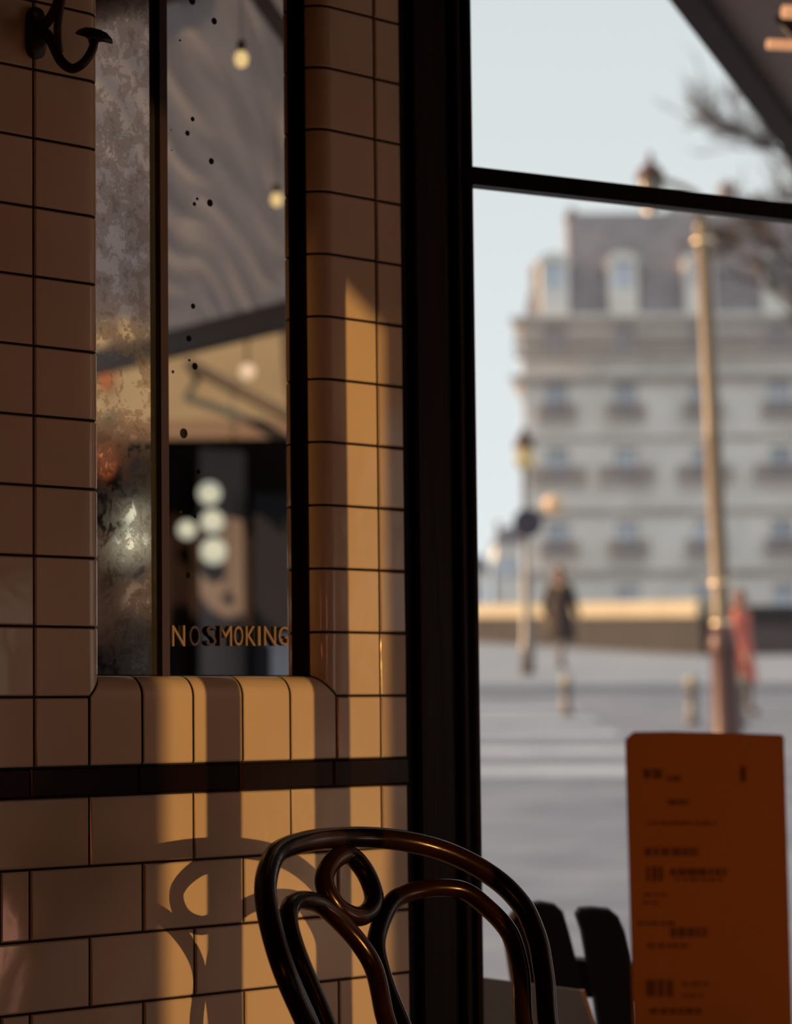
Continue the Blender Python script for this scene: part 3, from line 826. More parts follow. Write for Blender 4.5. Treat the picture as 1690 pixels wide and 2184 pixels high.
mb = MB(); mb.box(o_+sfn*1.3+UPZ*(zl-.10), sfd*5.2, sfn*.03, UPZ*.11); mb.build('valance', M['tubeA'], sf)
for k in range(5):
    q0 = o_+sfd*(.5+1.05*k)
    mb = MB(); mb.tube([q0+UPZ*(zt-.06)+sfn*.05, q0+sfd*.1+sfn*1.27+UPZ*(zl-.03)], .03, 8); mb.build('awning_arm', M['tubeA'], sf)
q0, q1 = ms(400, 775, 15.4), ms(640, 900, 15.2)
mb = MB(); mb.tube([q0, q1], .035, 8); mb.tube([q0, q0-sfn*.7], .02, 6); mb.build('awning_brace', mat('brown_awning_brace', (.06, .045, .03), .7), sf)
def panel(x0, x1, y0, y1, d, m, nm, th=.12):
    a, b = ms(x0, y0, d), ms(x1, y1, d)
    p = V((a.x, a.y, max(b.z, -.2))); q = V((b.x, b.y, 0)) - V((a.x, a.y, 0))
    mb = MB(); mb.box(p, q, sfn*-th, UPZ*(a.z-max(b.z, -.2))); return mb.build(nm, M[m], sf)
panel(-20, 760, 720, 2000, DX+.3, 'darkfront', 'wall', .3)
panel(425, 525, 955, 2000, DX-.1, 'greypil', 'pilaster', .25)
panel(262, 330, 955, 2000, DX-.1, 'greypil', 'pilaster', .25)
panel(540, 660, 1050, 1990, DX-.02, 'bluefront', 'door', .05)
panel(-10, 200, 1000, 1600, DX-.02, 'bluefront', 'display_window', .05)
panel(360, 412, 985, 2000, DX-.05, 'darkfront', 'shutter', .05)
for px, py, r, lb in [(447, 1052, 21, 'white globe lamp, top of three on the grey pilaster'), (453, 1112, 21, 'white globe lamp, middle of three on the grey pilaster'), (456, 1176, 24, 'white globe lamp, lowest of three on the grey pilaster'),
                      (399, 1130, 17, 'dimmer white globe lamp beside the three on the pilaster'), (289, 1100, 22, 'white globe lamp reflected high in the antique mirror'), (281, 1165, 31, 'larger white globe lamp reflected low in the antique mirror')]:
    p = ms(px, py, DX-.45); t = thing('globe_lamp', p, lb, 'lamp', 'globe lamps on the shopfront')
    R_ = r*1.15/FPX*DX
    mb = MB(); mb.lathe(p, [(R_*math.sin(pi*k/10), -R_*math.cos(pi*k/10)) for k in range(11)], 18); mb.build('globe', M['globe'], t)
    mb = MB(); mb.tube([p+UPZ*0, p-sfn*(.34)], .012, 8); mb.build('bracket', M['iron'], t)
p = ms(528, 793, 13.2); t = thing('globe_lamp', p, 'pale globe lamp hanging before the cream awning', 'lamp')
mb = MB(); R_ = .040; mb.lathe(p, [(R_*math.sin(pi*k/10), -R_*math.cos(pi*k/10)) for k in range(11)], 18); mb.build('globe', mat_ := glow('lit_peach_globe', (1.0, .74, .50), .75), t)
mb = MB(); mb.tube([p+UPZ*R_, p+UPZ*.9], .006, 8); mb.build('cord', M['iron'], t)
for px, py, lb in [(226, 800, 'small orange lamp, upper one at the left of the antique mirror'), (224, 985, 'small orange lamp, lower one at the left of the antique mirror')]:
    p = ms(px, py, DX-2.05); t = thing('orange_lamp', p, lb, 'lamp', 'orange lamps by the awning')
    mb = MB(); R_ = .055; mb.lathe(p, [(R_*math.sin(pi*k/8), -R_*1.6*math.cos(pi*k/8)) for k in range(9)], 14); mb.build('shade', M['orange'], t)
    mb = MB(); mb.tube([p, p-sfn*.42], .010, 8); mb.build('bracket', M['iron'], t)
# pale blue planter seen at the foot of the clear mirror
a_ = ms(578, 1372, 11.5)
pb = thing('planter_box', V((a_.x, a_.y, -.2)), 'tall pale blue planter box reflected at the foot of the clear mirror', 'planter')
tz_ = a_.z
mb = MB(); mb.box(V((a_.x, a_.y, -.2)), sfd*.42, -sfn*.4, UPZ*(tz_+.2)); mb.build('box', M['bluebox'], pb)
mb = MB(); mb.box(V((a_.x, a_.y, tz_)) - sfd*.02 + sfn*.02, sfd*.46, -sfn*.44, UPZ*.03); mb.build('rim', M['bluebox'], pb)

# ------------------------------------------------------------------ street
def gz(y): return -.2 if y < 7.727 else -.54 + .044*y
def ground_sheet(name, x0, x1, ys, m, lift=0.0, thick=.3, label=None):
    vs = []
    for y in ys: vs += [(x0, y, gz(y)+lift), (x1, y, gz(y)+lift), (x1, y, gz(y)+lift-thick), (x0, y, gz(y)+lift-thick)]
    fs = []
    n = len(ys)
    for i in range(n-1):
        a, b = i*4, i*4+4
        fs += [(a, a+1, b+1, b), (a+1, a+2, b+2, b+1), (a+2, a+3, b+3, b+2), (a+3, a, b, b+3)]
    fs += [(3, 2, 1, 0), ((n-1)*4, (n-1)*4+1, (n-1)*4+2, (n-1)*4+3)]
    mb = MB(); mb.add(vs, fs); return struct(name, mb, m, label=label)
ground_sheet('ground', -60, 90, [-30, 7.727, 260], M['road'], label='grey asphalt street rising away from the cafe')
mb = MB(); mb.prism([V((.55, 3.42, -.2)), V((.1, 3.5, -.2)), V((-3.5, 3.7, -.2)), V((-3.5, 5.6, -.2)), V((9, 5.6, -.2)), V((9, -3.0, -.2)), V((2.6, -3.0, -.2)), V((1.75, 4.2, -.2))], UPZ*.199)
struct('trim_6', mb, M['walk'], label='terrace pavement in front of the cafe')
# far pavement with kerb
mb = MB()
kb = [(-30, 43), (9, 39.3), (60, 33)]; fr = [(-30, 83), (0, 76), (11, 55), (60, 20)]
KL, KR = (-25, 44.0), (60, 34.6)
BL_, BR_ = (-25, 92.0), (60, 60)
def lift(p, h): return V((p[0], p[1], gz(p[1])+h))
qs = [KL, KR, (60, 100), (-25, 100)]
vs = [lift(q, .13) for q in qs]+[lift(q, -.2) for q in qs]
mb.add(vs, [(0, 1, 2, 3), (7, 6, 5, 4), (0, 4, 5, 1), (1, 5, 6, 2), (2, 6, 7, 3), (3, 7, 4, 0)])
struct('trim_7', mb, M['walk'], label='pale pavement along the quay wall')
# zebra crossing
zc = thing('zebra_crossing', V((2, 30, gz(30))), 'white zebra crossing stripes across the grey street', 'road marking')
for k in range(5):
    y0 = 22.6+k*3.0 + (k > 1)*.3
    mb = MB(); q = [(-8, y0+1.5), (2.35, y0-.0), (2.35, y0+1.1), (-8, y0+2.6)]
    vs = [lift(p, .004) for p in q]+[lift(p, -.02) for p in q]
    mb.add(vs, [(0, 1, 2, 3), (7, 6, 5, 4), (0, 4, 5, 1), (1, 5, 6, 2), (2, 6, 7, 3), (3, 7, 4, 0)]); mb.build('stripe', M['white'], zc)

# quay wall: dark body, pale coping
def qpt(px, py, y): return at_y(px, py, y)
Q0 = V((-14, 82, 0)); Q1 = V((6.1, 58.0, 0)); Q2 = V((26, 58.0, 0))
pl = at_y(1030, 1289, 76.0); prt = at_y(1495, 1279, 58.0)
qw = thing('quay_wall', V((pl.x, pl.y, gz(pl.y))), 'dark quay parapet with a sunlit pale coping across the street', 'wall')
qdir = (V((prt.x, prt.y, 0))-V((pl.x, pl.y, 0))); qlen = qdir.length; qdir.normalize(); qnor = V((qdir.y, -qdir.x, 0))
if qnor.y > 0: qnor = -qnor
ext = 12
slope = (prt.z-pl.z)/qlen
def qseg(o, d, ln, z0, z1, dz, nor):
    # body and coping along d; coping top z0 -> z1
    ch = .36
    a, b = o, o+d*ln
    mbb = MB()
    vs = []
    for p, z in ((a, z0), (b, z1)):
        for off in (0, -.4): vs += [V((p.x, p.y, gz(p.y)-.1))+nor*off, V((p.x, p.y, z-ch))+nor*off]
    mbb.add(vs, [(0, 4, 5, 1), (2, 3, 7, 6), (0, 2, 6, 4), (1, 5, 7, 3), (0, 1, 3, 2), (4, 6, 7, 5)])
    mbc = MB(); vs = []
    for p, z in ((a, z0), (b, z1)):
        for off, zz in ((.10, -ch), (.10, -.10), (.0, 0), (-.40, 0), (-.50, -.10), (-.50, -ch)): vs.append(V((p.x, p.y, z+zz))+nor*off)
    fs = [(k, (k+1) % 6, 6+(k+1) % 6, 6+k)[::-1] for k in range(6)] + [tuple(range(6)), tuple(range(11, 5, -1))]
    mbc.add(vs, fs)
    return mbb, mbc
nst = 12
lo_ = V((pl.x, pl.y, 0)) - qdir*ext; tot = qlen+ext
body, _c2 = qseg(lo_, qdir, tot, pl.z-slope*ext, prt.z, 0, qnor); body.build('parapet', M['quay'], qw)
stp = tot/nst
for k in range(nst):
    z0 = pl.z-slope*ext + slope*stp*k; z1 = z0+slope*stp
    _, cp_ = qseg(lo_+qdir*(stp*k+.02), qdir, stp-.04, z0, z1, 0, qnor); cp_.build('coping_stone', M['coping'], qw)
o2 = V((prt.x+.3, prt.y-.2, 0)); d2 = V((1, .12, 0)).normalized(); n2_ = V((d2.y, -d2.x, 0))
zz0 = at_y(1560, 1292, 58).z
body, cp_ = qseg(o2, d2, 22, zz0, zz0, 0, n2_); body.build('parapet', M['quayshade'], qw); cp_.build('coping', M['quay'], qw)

# ------------------------------------------------------------------ street furniture
def P_(px, py, y): return at_y(px, py, y)
LY = 24.0
lb_ = P_(1556, 1640, LY); lt_ = P_(1497, 452, LY)
lp = thing('street_lamp', V((lb_.x, LY, gz(LY))), 'tall bronze street lamp with one lantern on a curved arm, behind the menu card', 'lamp')
gb = V((lb_.x, LY, gz(LY)))
ax = (lt_-gb).normalized(); H = (lt_-gb).length
mb = MB(); mb.lathe(gb+ax*1.25, [(.085, 0), (.092, .04), (.080, .10), (.076, 1.6), (.084, 1.64), (.074, 1.70), (.066, H-1.45), (.078, H-1.40), (.05, H-1.25)], 24, ax); mb.build('pole', M['post'], lp)
for py in (515, 1245, 1330):
    q = gb + ax*((P_(1520, py, LY).z-gb.z)/ax.z)
    mb = MB(); mb.lathe(q, [(.075, -.03), (.10, -.02), (.10, .02), (.075, .03)], 20, ax); mb.build('glint_ring', M['brassglint'], lp)  # rings added where the pole glints, bright brass to catch the sun
mb = MB(); mb.lathe(gb-ax*.02, [(.20, 0), (.20, .10), (.15, .16), (.13, .30), (.115, .9), (.125, 1.0), (.135, 1.05), (.12, 1.12), (.085, 1.26)], 24, ax); mb.build('pedestal', M['postdark'], lp)
al = P_(1388, 372, LY)
arm = catmull([lt_-ax*.15, P_(1492, 425, LY), P_(1462, 402, LY), P_(1425, 388, LY), P_(1396, 378, LY), al], 6)
mb = MB(); mb.tube(arm, .028, 10); mb.build('arm', M['post'], lp)
kx = .0041
mb = MB(); mb.lathe(al, [(.035, -.33), (.10, -.26), (.12, -.05), (.09, .0)], 16); mb.build('lantern_glass', mat('dull_lantern_glass', (.16, .13, .10), .25), lp)
mb = MB(); bq = P_(1380, 450, LY); mb.lathe(bq, [(.03*math.sin(pi*k/8), -.03*math.cos(pi*k/8)) for k in range(9)], 14); mb.tube([bq, al-UPZ*.3], .008, 6); mb.build('glint_ball', glow('glowing_glint', (1.0, .62, .36), 2.2), lp)  # glowing ball added below the lantern to stand for a sun glint
mb = MB(); mb.lathe(al, [(.135, -.05), (.12, .02), (.075, .075), (.04, .10), (.02, .125), (.038, .15), (.02, .175), (.006, .21)], 16); mb.build('lantern_cap', M['postdark'], lp)
# post with lantern and round sign at left
TY = 46.0
tb = P_(1126, 1452, TY); tg = gz(TY)+.13
tp_ = thing('lamp_post', V((tb.x, TY, tg)), 'slim post with a yellow lantern and a round dark sign beside the window jamb', 'lamp post')
tt = P_(1126, 1000, TY)
mb = MB(); mb.lathe((tb.x, TY, tg), [(.12, 0), (.12, .5), (.09, .6), (.075, 1.6), (.055, 1.7), (.05, tt.z-tg)], 16); mb.build('pole', M['bollard'], tp_)
mb = MB(); mb.lathe((tb.x, TY, tt.z), [(.08, 0), (.15, .05), (.16, .30), (.11, .36)], 16); mb.build('lantern_glass', M['amber'], tp_)
mb = MB(); mb.lathe((tb.x, TY, tt.z+.36), [(.19, 0), (.17, .08), (.09, .22), (.03, .34)], 16); mb.build('lantern_cap', M['postdark'], tp_)
sgn = P_(1126, 1115, TY-.2)
mb = MB(); mb.lathe(sgn, [(.24, 0), (.25, .015), (.24, .03)], 28, V((0, -1, 0))); o = mb.build('round_sign', mat('dark_violet_sign', (.055, .04, .065), .5), tp_)
gl = P_(1180, 1076, TY)
mb = MB(); mb.tube([V((tb.x, TY, gl.z-.25)), V(((tb.x+gl.x)/2, TY, gl.z-.22)), V((gl.x, TY, gl.z-.15))], .025, 8); mb.build('side_arm', M['postdark'], tp_)
mb = MB(); mb.lathe(gl, [(.19*math.sin(pi*k/8), -.19*math.cos(pi*k/8)) for k in range(9)], 16); mb.build('side_globe', mat('peach_globe_glass', (.62, .43, .28), .4, emit=(.8, .55, .33), estr=.12), tp_)
# bollards
for px, ytop, y, h, lb in [(1476, 1440, 31.0, .72, 'pale street bollard left of the tall street lamp'), (1208, 1440, 33.6, .56, 'short pale bollard on the crossing below the walking person'),
                           (1578, 1440, 30.4, .75, 'pale street bollard right of the tall street lamp')]:
    p = P_(px, ytop, y); g_ = gz(y)
    b = thing('bollard', V((p.x, y, g_)), lb, 'bollard', 'pale bollards along the street')
    hh = p.z-g_
    mb = MB(); mb.lathe((p.x, y, g_), [(.085, 0), (.085, .08), (.062, .10), (.058, hh-.16), (.07, hh-.15), (.07, hh-.12)], 18); mb.build('shaft', M['bollard'], b)
    mb = MB(); mb.lathe((p.x, y, g_+hh-.12), [(.055, 0), (.075, .04), (.07, .09), (.03, .12)], 18); mb.build('cap', M['coping'], b)

# ------------------------------------------------------------------ people
def skinned(name, verts, edges, radii, m, parent, root=0, sub=2):
    me = bpy.data.meshes.new(name); me.from_pydata(verts, edges, []); me.materials.append(m)
    o = bpy.data.objects.new(name, me); COL.objects.link(o)
    md = o.modifiers.new('skin', 'SKIN'); md.use_smooth_shade = True
    sv = me.skin_vertices[0].data
    for i, r in enumerate(radii): sv[i].radius = (r if isinstance(r, tuple) else (r, r))
    sv[root].use_root = True
    ss = o.modifiers.new('sub', 'SUBSURF'); ss.levels = sub; ss.render_levels = sub
    dg = bpy.context.evaluated_depsgraph_get(); m2 = bpy.data.meshes.new_from_object(o.evaluated_get(dg))
    m2.polygons.foreach_set('use_smooth', [True]*len(m2.polygons))
    bpy.data.objects.remove(o); bpy.data.meshes.remove(me)
    m2.name = name; m2.materials.clear(); m2.materials.append(m)
    o = bpy.data.objects.new(name, m2); COL.objects.link(o); par(o, parent)
    return o
def person(loc, rz, h, label, coat, long_coat, stride):
    t = thing('person', loc, label, 'person')
    k = h/1.75; ca, sa = math.cos(rz), math.sin(rz)
    def X(p): x, y, z = p[0]*k, p[1]*k, p[2]*k; return (loc[0]+x*ca-y*sa, loc[1]+x*sa+y*ca, loc[2]+z)
    S = stride
    j = {'pel': (0, 0, .95), 'spn': (0, .01, 1.15), 'chs': (0, .0, 1.35), 'nck': (0, .01, 1.49), 'hd0': (0, -.015, 1.58), 'hd1': (0, -.01, 1.68), 'nose': (0, -.105, 1.605)}
    for s, n in ((-1, 'l'), (1, 'r')):
        d = S*s
        j['sh'+n] = (.17*s, 0, 1.42); j['el'+n] = (.24*s, d*.35+.02, 1.14); j['wr'+n] = (.24*s, d*.6-.08, .90); j['ha'+n] = (.235*s, d*.65-.10, .80)
        for q in range(4): j['f%d' % q+n] = ((.235+(q-1.5)*.004)*s, d*.66-.12+(q-1.5)*.02, .73-.01*(1.5-abs(q-1.5)))
        j['th'+n] = (.215*s, d*.65-.15, .79)
        j['hp'+n] = (.095*s, 0, .90); j['kn'+n] = (.10*s, -d*.55-.02, .50); j['an'+n] = (.10*s, -d*1.1+.03, .09); j['to'+n] = (.11*s, -d*1.1-.12, .035)
    R = {'pel': .13, 'spn': .12, 'chs': .14, 'nck': .055, 'hd0': .080, 'hd1': .080, 'nose': .014}
    for n in 'lr':
        R.update({'sh'+n: .06, 'el'+n: .043, 'wr'+n: .030, 'ha'+n: .034, 'th'+n: .010, 'hp'+n: .085, 'kn'+n: .055, 'an'+n: .038, 'to'+n: .034})
        for q in range(4): R['f%d' % q+n] = .009
    E = [('pel', 'spn'), ('spn', 'chs'), ('chs', 'nck'), ('nck', 'hd0'), ('hd0', 'hd1'), ('hd0', 'nose')]
    for n in 'lr':
        E += [('chs', 'sh'+n), ('sh'+n, 'el'+n), ('el'+n, 'wr'+n), ('wr'+n, 'ha'+n), ('ha'+n, 'th'+n), ('pel', 'hp'+n), ('hp'+n, 'kn'+n), ('kn'+n, 'an'+n), ('an'+n, 'to'+n)]
        E += [('ha'+n, 'f%d' % q+n) for q in range(4)]
    def sk(name, keys, grow, m, edges=None, root='pel'):
        ks = list(keys); ix = {a: i for i, a in enumerate(ks)}
        ed = [(ix[a], ix[b]) for a, b in E if a in ix and b in ix]
        return skinned(name, [X(j[a]) for a in ks], ed, [(R[a]+grow)*k for a in ks], m, t, ix.get(root, 0))
    sk('body', j.keys(), 0, M['skin'])
    sk('coat', ['pel', 'spn', 'chs', 'shl', 'ell', 'wrl', 'shr', 'elr', 'wrr'], .024, coat)
    for n in 'lr':
        sk('trouser_leg', ['hp'+n, 'kn'+n, 'an'+n], .018, M['trouser'], root='hp'+n)
        sk('shoe', ['an'+n, 'to'+n], .012, M['coat_dark'], root='an'+n)
    if long_coat:
        mb = MB(); prof = [(.30, .48), (.285, .54), (.235, .85), (.195, 1.05), (.165, 1.25)]
        vs = []; n = 20
        for r, z in prof:
            for q in range(n): a = 2*pi*q/n; vs.append(X((r*math.cos(a), r*.72*math.sin(a), z)))
        fs = [(i*n+q, i*n+(q+1) % n, (i+1)*n+(q+1) % n, (i+1)*n+q) for i in range(len(prof)-1) for q in range(n)]
        mb.add(vs, fs, True); mb.build('coat_skirt', coat, t)
    mb = MB(); vs = []; n = 16; hp = [(.02, 1.765), (.065, 1.75), (.094, 1.70), (.100, 1.63), (.098, 1.56), (.085, 1.47)]
    for r, z in hp:
        for q in range(n):
            a = 2*pi*q/n; y = r*math.sin(a)
            if z < 1.69: y = max(y, -.045)
            vs.append(X((r*.92*math.cos(a), y+.005, z)))
    fs = [(i*n+q, i*n+(q+1) % n, (i+1)*n+(q+1) % n, (i+1)*n+q)[::-1] for i in range(len(hp)-1) for q in range(n)] + [tuple(range(n))]
    mb.add(vs, fs, True); mb.build('hair', M['hair'], t)
    for s in (-1, 1):
        mb = MB(); mb.lathe(V(X((.032*s, -.090, 1.635))), [(.002, -.011*k), (.011*k, 0), (.002, .011*k)], 8); mb.build('eye', M['spot'], t)
    mb = MB(); mb.tube([X((-.025, -.090, 1.565)), X((0, -.096, 1.563)), X((.025, -.090, 1.565))], .007*k, 6); mb.build('mouth', M['coat_coral'], t)
    for s in (-1, 1):
        mb = MB(); mb.lathe(V(X((.086*s, -.01, 1.61))), [(.006, -.03*k), (.017*k, -.01*k), (.018*k, .015*k), (.006, .03*k)], 8); mb.build('ear', M['skin'], t)
    return t
pp = P_(1197, 1420, 49.0)
person((pp.x, 49.0, gz(49)+.13), 2.6, 1.84, 'person with brown hair in a dark long coat walking past the quay wall', M['coat_dark'], True, .22)
pp = P_(1584, 1500, 33.0)
person((pp.x, 33.0, gz(33)), 1.1, 1.52, 'person in a coral coat standing right of the street lamp', M['coat_coral'], True, .08)

# ------------------------------------------------------------------ far apartment building
BY = 118.0
def bx_(px): return at_y(px, 900, BY).x
def bz(py): return at_y(1400, py, BY).z
bl = thing('apartment_building', V((bx_(1400), BY, 4.0)), 'pale stone apartment building with balconies and a grey mansard roof', 'building')
XL, XR = bx_(1116), bx_(1116)+21.0
ZG = gz(118)
cols = [1188, 1335, 1500, 1665, 1830, 1995]
rows = [(698, 752), (816, 890), (956, 1024), (1112, 1182), (1248, 1330)]
ww = .98
zs_ = [ZG] 
lv = sorted([(bz(b), bz(a)) for a, b in rows])
mb = MB(); zprev = ZG
th = .5
xs = [bx_(c) for c in cols if bx_(c)+ww < XR]
for zb0_, zt0_ in lv:
    mb.bx(XL, XR, BY, BY+th, zprev, zb0_)
    x = XL
    for c in xs:
        mb.bx(x, c-ww/2, BY, BY+th, zb0_, zt0_); x = c+ww/2
    mb.bx(x, XR, BY, BY+th, zb0_, zt0_)
    zprev = zt0_
ztop = bz(668)
mb.bx(XL, XR, BY, BY+th, zprev, ztop)
SK = 1.3
mb.prism([V((XL, BY+th, ZG)), V((XL+.5, BY+th, ZG)), V((XL+SK+.5, BY+12.5, ZG)), V((XL+SK, BY+12.5, ZG))], UPZ*(ztop-ZG)); mb.bx(XR-.5, XR, BY+th, BY+13, ZG, ztop); mb.bx(XL+SK, XR, BY+12.5, BY+13, ZG, ztop)
mb.build('wall', M['stone'], bl)
for i, (z0, z1) in enumerate(lv):
    for c in xs:
        m_ = MB(); f = .07
        m_.bx(c-ww/2, c-ww/2+f, BY+.22, BY+.32, z0, z1); m_.bx(c+ww/2-f, c+ww/2, BY+.22, BY+.32, z0, z1); m_.bx(c-.035, c+.035, BY+.22, BY+.32, z0, z1)
        m_.bx(c-ww/2, c+ww/2, BY+.22, BY+.32, z1-f, z1); m_.bx(c-ww/2, c+ww/2, BY+.22, BY+.32, z0, z0+f)
        fo = m_.build('window', M['frame'], bl)
        m_ = MB(); m_.bx(c-ww/2, c+ww/2, BY+.27, BY+.30, z0, z1); m_.build('pane', M['pane'], fo)
        # moulded surround
        m_ = MB(); m_.bx(c-ww/2-.16, c-ww/2, BY-.06, BY, z0, z1+.14); m_.bx(c+ww/2, c+ww/2+.16, BY-.06, BY, z0, z1+.14); m_.bx(c-ww/2, c+ww/2, BY-.06, BY, z1, z1+.14)
        m_.build('window_surround', M['stone'], bl)
def railing(x0, x1, z, h=.85, d=.55, nm='balcony'):
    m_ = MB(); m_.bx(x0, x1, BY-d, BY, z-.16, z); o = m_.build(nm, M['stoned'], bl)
    m_ = MB(); m_.bx(x0, x1, BY-d, BY-d+.05, z+h-.05, z+h); n = int((x1-x0)/.11)
    for k in range(n+1):
        x = x0+(x1-x0-.045)*k/n; m_.bx(x, x+.055, BY-d+.01, BY-d+.04, z, z+h)
    m_.bx(x0, x1, BY-d+.005, BY-d+.045, z+.25, z+.32); m_.build('railing', M['railing'], o)
railing(XL-.35, XR, lv[4][0]-.05, .8, .8)
for i in (3, 2, 1):
    for c in xs: railing(c-.85-(.35 if i == 2 else 0), c+.85+(.35 if i == 2 else 0), lv[i][0]-.02, .62, .42)
for py, d, h in [(800, .55, .34), (676, .50, .40), (930, .14, .22), (1085, .22, .25), (1215, .25, .3)]:
    m_ = MB(); z = bz(py); 
    for e_, za, zc_ in ((d, z-h*.5, z), (d*.55, z-h, z-h*.5)): m_.prism([V((XL-e_, BY-e_, za)), V((XR, BY-e_, za)), V((XR, BY+13, za)), V((XL-e_+SK+.1, BY+13, za))], UPZ*(zc_-za))
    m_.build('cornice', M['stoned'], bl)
# mansard: lower steep slope, then the pavilion set back
z0, z1 = bz(674), bz(548); xa, xb = bx_(1122), bx_(1152)
m_ = MB(); xr2 = XR
m_.add([(xa, BY+.2, z0), (xr2, BY+.2, z0), (xr2, BY+12.5, z0), (xa+SK, BY+12.5, z0), (xb, BY+1.6, z1), (xr2, BY+1.6, z1), (xr2, BY+11.5, z1), (xb+SK, BY+11.5, z1)],
       [(0, 1, 5, 4), (1, 2, 6, 5), (2, 3, 7, 6), (3, 0, 4, 7), (4, 5, 6, 7), (3, 2, 1, 0)]); m_.build('mansard_roof', M['slate'], bl)
z2 = bz(428); xc = bx_(1226)
m_ = MB(); m_.add([(xc, BY+2, z1), (xr2, BY+2, z1), (xr2, BY+11, z1), (xc+SK, BY+11, z1), (xc+.1, BY+2.8, z2), (xr2, BY+2.8, z2), (xr2, BY+10, z2), (xc+SK, BY+10, z2)],
       [(0, 1, 5, 4), (1, 2, 6, 5), (2, 3, 7, 6), (3, 0, 4, 7), (4, 5, 6, 7), (3, 2, 1, 0)]); m_.build('upper_roof', M['slate'], bl)
z3 = bz(384); a, b = bx_(1437), bx_(1535)
m_ = MB(); m_.add([(a, BY+3, z2), (b, BY+3, z2), (b, BY+8, z2), (a, BY+8, z2), (a+.95, BY+4.5, z3), (b-.2, BY+4.5, z3+.0)], [(0, 1, 5, 4), (1, 2, 5), (2, 3, 4, 5), (3, 0, 4), (3, 2, 1, 0)]); m_.build('hip_roof', M['slate'], bl)
a, b = bx_(1612), XR
m_ = MB(); m_.add([(a, BY+3, z2), (b, BY+3, z2), (b, BY+8, z2), (a, BY+8, z2), (a+.9, BY+4.5, bz(408)), (b-.2, BY+4.5, bz(400))], [(0, 1, 5, 4), (1, 2, 5), (2, 3, 4, 5), (3, 0, 4), (3, 2, 1, 0)]); m_.build('hip_roof', M['slate'], bl)
for x0, x1, yt, zb_0 in [(1570, 1602, 366, z2), (1150, 1172, 545, z0+1.4), (1228, 1252, 424, z1), (1640, 1668, 398, z2)]:
    m_ = MB(); a, b = bx_(x0), bx_(x1); zt_ = bz(yt); m_.bx(a, b, BY+3.2, BY+4.6, zb_0, zt_-.12); m_.bx(a-.08, b+.08, BY+3.1, BY+4.7, zt_-.12, zt_)
    ch_ = m_.build('chimney', M['brick'], bl)
    for q in range(2):
        m_ = MB(); m_.lathe((a+(b-a)*(.3+.4*q), BY+3.9, zt_), [(.11, 0), (.09, .35)], 10); m_.build('chimney_pot', M['brick'], ch_)
for c in cols[:5]:
    x = bx_(c)
    if x+1 > XR or x < xb: continue
    zz = bz(612); zq = bz(556)
    m_ = MB(); m_.bx(x-.62, x-.40, BY+.05, BY+1.9, z0, zq); m_.bx(x+.40, x+.62, BY+.05, BY+1.9, z0, zq); m_.bx(x-.40, x+.40, BY+.05, BY+1.9, z0, zz)
    m_.prism([V((x-.8, BY-.05, zq)), V((x+.8, BY-.05, zq)), V((x+.5, BY-.05, zq+.32)), V((x, BY-.05, zq+.46)), V((x-.5, BY-.05, zq+.32))], V((0, 2.2, 0)))
    d_ = m_.build('dormer', M['stone'], bl)
    m_ = MB(); m_.bx(x-.40, x+.40, BY+.25, BY+.3, zz, zq); m_.build('pane', M['pane'], d_)
# lower houses far to the left
FY = 190.0
for i, (x0, x1, yt, lb) in enumerate([(1058, 1112, 1122, 'pale distant house with a grey roof left of the apartment building'), (990, 1040, 1185, 'low distant house just beside the window jamb')]):
    a, b = at_y(x0, 1200, FY).x, at_y(x1, 1200, FY).x; z = at_y(x0, yt, FY).z
    h_ = thing('house', V(((a+b)/2, FY, gz(198))), lb, 'house')
    m_ = MB(); m_.bx(a, b, FY, FY+8, min(gz(FY), z-6), z-1.2); m_.build('wall', M['stone'], h_)
    m_ = MB(); m_.prism([V((a-.2, FY-.2, z-1.2)), V((b+.2, FY-.2, z-1.2)), V((b-.2, FY-.2, z)), V((a+.6, FY-.2, z-.1))], V((0, 8.4, 0))); m_.build('roof', M['slate'], h_)
    m_ = MB(); m_.bx(a+.15, a+.45, FY+2, FY+3, z-.6, z+.5); m_.build('chimney', M['brick'], h_)
    for k in range(2):
        x = a+(b-a)*(.3+.4*k)
        m_ = MB(); m_.bx(x-.3, x+.3, FY-.05, FY+.0, z-3.6, z-2.2); fo = m_.build('window', M['frame'], h_)
        m_ = MB(); m_.bx(x-.24, x+.24, FY-.07, FY-.05, z-3.5, z-2.3); m_.build('pane', M['pane'], fo)

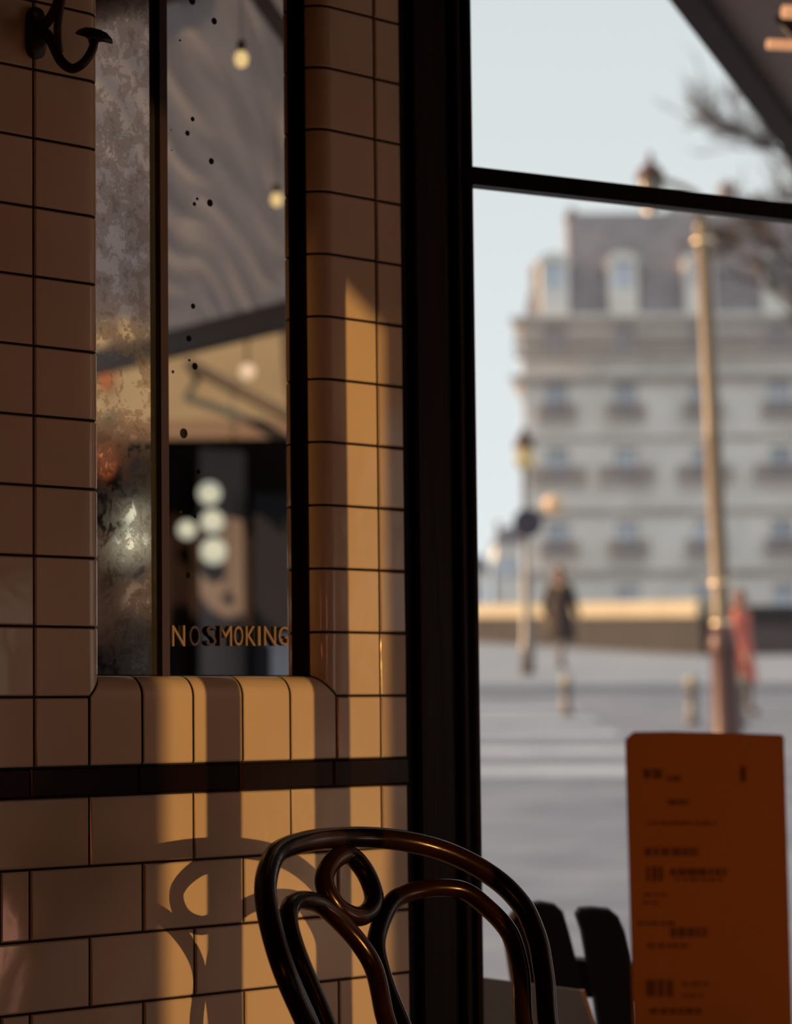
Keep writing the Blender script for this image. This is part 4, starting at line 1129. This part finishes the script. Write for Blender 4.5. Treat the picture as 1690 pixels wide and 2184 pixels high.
# ------------------------------------------------------------------ bare tree
tr = random.Random(11)
TY_ = 40.0
TRX = at_y(1850, 1400, TY_).x
tree = thing('bare_tree', V((TRX, TY_, gz(TY_))), 'bare winter tree reaching in from the right over the facade', 'tree')
tz_top = at_y(1850, 200, TY_).z
tp = catmull([V((TRX, TY_, gz(TY_)-.05)), V((TRX-.1, TY_, 4)), V((TRX+.05, TY_+.1, 6.5)), V((TRX-.1, TY_, tz_top))], 6)
mb = MB(); mb.tube(tp, [.20-.13*i/len(tp) for i in range(len(tp))], 10); mb.build('trunk', M['bark'], tree)
twg = MB()
def sprout(p, d, ln, r, lvl):
    n = 3; path = [p]; rads = [r]
    for i in range(n):
        d = (d + V((tr.uniform(-.3, .3), tr.uniform(-.3, .3), tr.uniform(-.2, .28)))).normalized()
        path.append(path[-1]+d*(ln/n)); rads.append(r*(1-.6*(i+1)/n))
    twg.tube(path, rads, 4, caps=False)
    if lvl == 0: return
    for k in range(5):
        q = path[1+k % 3]; sd = V((tr.uniform(-1, .5), tr.uniform(-.8, .8), tr.uniform(-.4, .8)))
        sprout(q, (d+sd*.9).normalized(), ln*tr.uniform(.5, .75), max(.006, r*.6), lvl-1)
limbs = [([(1850, 560), (1760, 430), (1690, 345), (1620, 300), (1545, 262)], 7), ([(1850, 470), (1770, 330), (1700, 260), (1650, 225)], 4), ([(1850, 780), (1760, 640), (1680, 545), (1610, 505), (1555, 520)], 6),
         ([(1850, 860), (1770, 740), (1700, 650), (1640, 610)], 4), ([(1850, 620), (1770, 500), (1700, 430), (1640, 440)], 4), ([(1850, 500), (1930, 380), (2020, 320)], 3), ([(1850, 700), (1950, 560), (2060, 500)], 3)]
for pix, ns in limbs:
    pth = catmull([at_y(px, py, TY_ + tr.uniform(-.5, .5)*(i > 0)) for i, (px, py) in enumerate(pix)], 5)
    n = len(pth)
    mb = MB(); mb.tube(pth, [.055-.043*i/n for i in range(n)], 7); mb.build('branch', M['bark'], tree)
    for k in range(ns*4):
        i = int(n*(.30+.69*k/(ns*4))); d = (pth[min(i+1, n-1)]-pth[i-1]).normalized()
        sprout(pth[i], (d + V((tr.uniform(-.5, .4), tr.uniform(-.7, .7), tr.uniform(-.5, .9)))).normalized(), tr.uniform(.40, .75), .019, 2)
o = twg.build('twigs', M['bark'], tree); o['kind'] = 'stuff'
